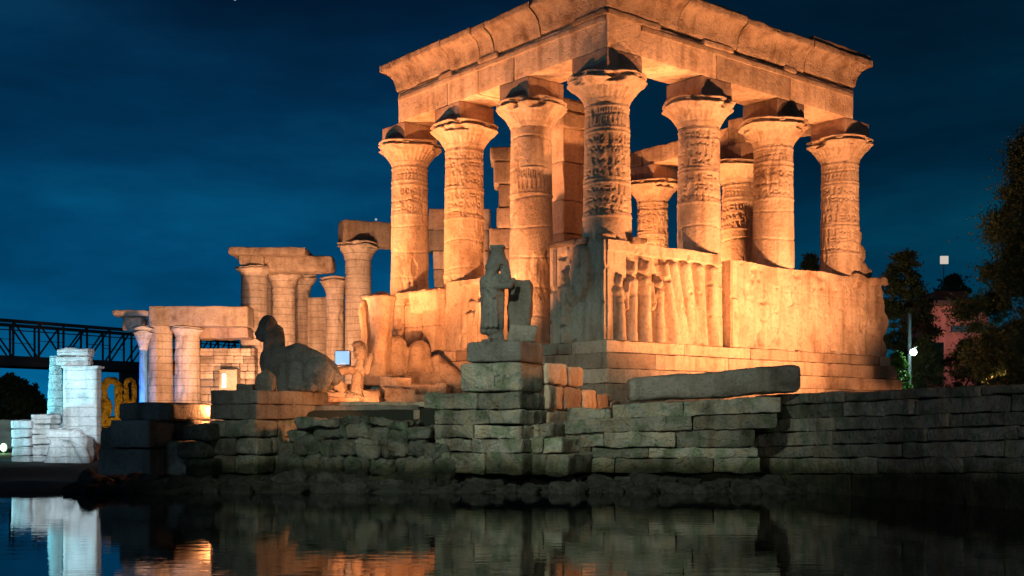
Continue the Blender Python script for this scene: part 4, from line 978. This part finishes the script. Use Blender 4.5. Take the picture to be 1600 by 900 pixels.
q2 = fnG(np.array([[.15, .55, qz(609, 26.8)]]))[0]; bm = bmesh.new(); sph(bm, (0, 0, .2), (.26, .2, .3)); box(bm, (-.5, .05, .07), (.4, .3, .16)); box(bm, (0, 0, .08), (.4, .3, .2)); 
o = sculpt('broken_stone', bm, M['slab'], None, .03, 2, .07, .2, loc=q2); tag(o, 'brown rounded broken stone lying against the sphinx chest', 'stone')

# left block group
fnI, cI = corner_frame(234, 27.2, R(-20))
t_ = thing('block_stack', 'dark stack of very large smooth blocks at the left end of the quay', 'masonry', (cI.x, cI.y, 0))
Yi = 27.2
m = MB()
block(m, 0.01, 1.2, 0, 2.6, qz(700, Yi), qz(657, Yi), .05, .03, .1, 51, fn=fnI); block(m, .02, 1.6, 0.02, 2.4, qz(745, Yi), qz(702, Yi), .05, .03, .1, 52, fn=fnI)
block(m, 1.15, 1.65, .1, 1.6, qz(745, Yi), qz(668, Yi), .1, .03, .1, 53, fn=fnI, wob=.06); block(m, -.9, .0, .5, 2.0, qz(745, Yi), qz(690, Yi), .1, .05, .1, 54, fn=fnI, wob=.05)
block(m, -.6, -.0, .9, 2.4, qz(690, Yi), qz(660, Yi), .12, .05, .1, 55, fn=fnI, wob=.05)
m.build('masonry', M['slab'], t_)
m = MB(); block(m, -.55, 1.05, .1, 1.9, qz(658, Yi)+.01, qz(629, Yi), .12, .03, .1, 56, fn=fnI); m.build('top_slab', M['slab'], t_)
fnJ, cJ = corner_frame(312, 27.0, R(-20)); m = MB()
for k, (u, yt, yb_) in enumerate([(0, 664, 690), (.1, 690, 716), (-.1, 716, 748)]): block(m, u-.3, u+.5, -.1, 1.0, qz(yb_, 27), qz(yt, 27), .1, .06, .1, 160+k, fn=fnJ, wob=.06)
o = m.build('rough_block_pile', M['quay_rough'], None, loc=(cJ.x, cJ.y, 0)); tag(o, 'small dark pile of rough stones between the block stack and sphinx pedestal', 'stone')

# waterline boulders
protos = []
for k in range(7):
    m = MB(); w, h, dd = random.uniform(.35, .6), random.uniform(.22, .36), random.uniform(.3, .5)
    block(m, -w, w, -dd, dd, -h, h, .2, .13, .07, 1000+k, wob=.16, sc=3); protos.append(m)
pobj = {}
n = 0
for row, (Y0, zz, stp, sc_) in enumerate([(24.8, .04, 21, .58), (25.35, .17, 25, .68)]):
    px = 120 if row == 0 else 150
    while px < 1620:
        kk = n % 7; Y = Y0+random.uniform(-.25, .25)-1.5*smooth01(np.array((px-1250)/400))-max(0, (px-1480)/60)*.5
        if kk not in pobj: o = protos[kk].build('boulder', M['boulder']); pobj[kk] = o
        else: o = pobj[kk].copy(); C.objects.link(o)
        x = (px-CX)/F*Y; s_ = sc_*random.uniform(.6, 1.15)
        o.location = (x, Y, zz*random.uniform(.6, 1.1)); o.rotation_euler = (random.uniform(-.3, .3), random.uniform(-.3, .3), random.uniform(0, 6.28)); o.scale = (s_, s_, s_*.85)
        tag(o, 'rough dark boulder in the rows along the waterline below the quay', 'boulder', 'boulders along the waterline'); n += 1
        px += stp*random.uniform(.75, 1.4)
# dark rounded mooring post near the viewer
q = P(8, 900, 8.5); bm = bmesh.new(); cone(bm, (0, 0, -.3), (0, 0, .32), .12, .10); sph(bm, (0, 0, .36), (.115, .115, .09))
o = sculpt('mooring_post', bm, M['bark'], None, .02, 2, .01, .1, loc=(q.x, q.y, .0)); tag(o, 'dark round-topped mooring post in the water at the bottom left corner', 'post')

# ------------------------------------------------------------------ trees and right background
def leafcloud(m, clumps, n, size, seed):
    rg = np.random.default_rng(seed); tot = sum(c[3]*c[4]*c[5] for c in clumps)**1
    for (cx, cy, cz, rx_, ry_, rz_) in clumps:
        k = max(30, int(n*(rx_*ry_*rz_)/tot)); d = rg.normal(size=(k, 3)); d /= np.linalg.norm(d, axis=1, keepdims=True)
        rr = np.abs(rg.normal(size=(k, 1)))*.55+.35; p = d*rr*np.array([rx_, ry_, rz_])*(1+.8*fbm(d*2.6+cx, seed, 2)[:, None])+np.array([cx, cy, cz])
        u = rg.normal(size=(k, 3)); u /= np.linalg.norm(u, axis=1, keepdims=True); w = np.cross(u, rg.normal(size=(k, 3))); w /= np.linalg.norm(w, axis=1, keepdims=True)
        s_ = size*rg.uniform(.6, 1.4, (k, 1)); V = np.stack([p-u*s_, p+w*s_*.45, p+u*s_, p-w*s_*.45], 1).reshape(-1, 3)
        m.add(V, np.arange(4*k).reshape(-1, 4))
def tree(name, label, base, H, W_, nl, leaf, size, seed, shape='round', group=None, cat='tree', mat=None):
    rd = random.Random(seed); o = thing(name, label, cat, base, 0, group); b = Vector(base)
    m = MB(); tips = []
    def limb(a, bb, ra, rb): 
        bar(m, a, bb, ra, None, 7)
        V = m.v[-1]; c_ = np.array(list(bb)); V[7:] = c_+(V[7:]-c_)*(rb/ra)
    t0 = b; seg = 5
    for k in range(seg):
        t1 = b+Vector((rd.uniform(-.05, .05)*H, rd.uniform(-.05, .05)*H, H*.75*(k+1)/seg)); limb(t0, t1, H*.022*(1-k/seg*.7), H*.022*(1-(k+1)/seg*.7)); 
        if k >= 1:
            for _ in range(4):
                an = rd.uniform(0, 6.28); L = W_*.27*(1-.5*k/seg); e = t1+Vector((math.cos(an)*L, math.sin(an)*L, rd.uniform(.04, .10)*H)); limb(t1, e, H*.008, H*.002); tips.append(e)
        t0 = t1
    m.build('trunk', M['bark'], o)
    cl = []
    for k in range(190):
        f = rd.random(); an = rd.uniform(0, 6.28)
        wid = math.sin(math.pi*min(1, .12+f*.86))**.7 if shape == 'round' else (1.05-f)**.65
        rad = W_/2*wid*math.sqrt(rd.random()); z = b.z+H*(.1+.86*f); s_ = W_*.075*rd.uniform(.4, 1.5)
        cl.append((b.x+math.cos(an)*rad, b.y+math.sin(an)*rad, z, s_, s_, s_*.8))
    m = MB(); leafcloud(m, cl, nl, size, seed); m.build('crown', mat or M[leaf], o, smooth=False); return o
def tr(name, lb, px, Y, ytop, wpx, nl, leaf, size, seed, zb=2.0, shape='round', cat='tree', group=None):
    b = P(px, 650, Y); b.z = zb; H = qz(ytop, Y)-zb; return tree(name, lb, tuple(b), H, wpx*Y/F, nl, leaf, size, seed, shape, group, cat)
tr('large_tree', 'large dark leafy tree filling the right edge', 1626, 40, 195, 262, 190000, 'leaf', .062, 5, shape='cone')
tr('tree', 'dark mid-size tree directly behind the right end of the temple', 1412, 62, 385, 95, 30000, 'leaf', .09, 6)
tr('tree', 'small dark tree right of the street lamp before the pink house', 1446, 56, 520, 50, 16000, 'leaf2', .07, 8)
tr('tree', 'leafy olive tree below the blue roof edge', 1512, 64, 530, 80, 24000, 'leaf2', .06, 9)
tr('tree', 'dark bushy tree at the right behind the quay', 1585, 36, 505, 130, 34000, 'leaf', .055, 10)
tr('tree', 'faint tree tops seen above the wall left of the last temple column', 1265, 80, 388, 60, 4000, 'leaf', .16, 12)
tr('shrub', 'bright green lamp-lit shrub between the temple and street lamp', 1401, 48, 550, 44, 5000, 'leaf3', .08, 11, cat='shrub')
tr('tree', 'dark round-topped tree on the far bank at the left edge', 15, 120, 588, 95, 9000, 'leaf', .3, 13, zb=1.0)
tr('tree', 'smaller dark tree on the far bank nearer the pale tower', 58, 125, 622, 50, 4000, 'leaf', .3, 14, zb=1.0)
tr('tree', 'low hilltop tree above the pink house roof', 1488, 110, 428, 90, 7000, 'leaf', .25, 15, zb=6.0)
# street lamp
q = P(1421, 605, 50); t_ = thing('street_lamp', 'slim street lamp with a bright white light behind the temple', 'street lamp', (q.x, q.y, 1.8))
m = MB(); bar(m, (q.x, q.y, 1.8), (q.x, q.y, qz(490, 50)), .085, None, 8); m.build('pole', M['steel'], t_)
m = MB(); bar(m, (q.x, q.y, qz(547, 50)), (q.x+.22, q.y-.3, qz(543, 50)), .03, None, 6); m.build('bracket', M['grey_metal'], t_)
bm = bmesh.new(); lz = qz(551, 50); sph(bm, (q.x+.05-q.x, -.35, lz-1.8), (.15, .15, .15)); me = bpy.data.meshes.new('bulb'); bm.to_mesh(me); bm.free(); me.materials.append(M['lamp']); o = bpy.data.objects.new('bulb', me); C.objects.link(o); o.parent = t_
lamp('POINT', 'street_lamp_glow', (q.x+.05, q.y-1.6, lz-.3), None, 260, (.62, 1.0, .85), .15)
# pink house
q = P(1497, 650, 78); s_ = 78/F; hx0 = P(1455, 650, 78).x; hx1 = P(1545, 650, 78).x
t_ = thing('pink_house', 'pink plastered house with brown roof among the trees at right', 'house', (q.x, q.y, 2.0))
m = MB(); block(m, hx0, hx1, 78, 84, 2.0, qz(478, 78), .03, .0, 2, 1); m.build('wall', M['pink'], t_, smooth=False)
m = MB(); block(m, hx0-.5, hx1+.5, 77.4, 84.6, qz(478, 78)+.004, qz(470, 78), .03, 0, 2, 2); block(m, hx0+.8, hx1-1, 79, 83, qz(470, 78), qz(452, 78), .03, 0, 2, 2); m.build('roof', M['roof'], t_, smooth=False)
m = MB(); block(m, P(1486, 0, 77.9).x, P(1540, 0, 77.9).x, 77.7, 77.96, qz(519, 78), qz(510, 78), .02, 0, 1, 2); m.build('awning', plain('blue_awning', (.02, .1, .16)), t_, smooth=False)
m = MB(); block(m, P(1440, 0, 70).x, P(1475, 0, 70).x, 70, 72, 2, qz(535, 70), .03, 0, 1, 2); o = m.build('garden_wall', plain('ochre_plaster', (.45, .28, .16)), None, loc=(P(1457, 0, 70).x, 70, 2)); tag(o, 'ochre plastered garden wall beside the small tree', 'wall')
lamp('POINT', 'added_house_glow', (q.x-1.5, 73.5, qz(520, 74)), None, 330, (1, .55, .48), .4)  # unseen lamp added to make the house readable
# pale glowing square above the hill, on a mast added to hold it
q = P(1476, 406, 140); t_ = thing('added_square_mast', 'added thin mast with a small pale glowing square above the hill', 'floodlight', (q.x, q.y, 12))
m = MB(); bar(m, (q.x, q.y+.3, 12), (q.x, q.y+.3, q.z), .05, None, 6); m.build('mast', M['steel'], t_)
m = MB(); block(m, q.x-.5, q.x+.5, q.y, q.y+.25, q.z-.5, q.z+.5, .04, 0, .4, 1); m.build('light_face', M['squareglow'], t_, smooth=False)
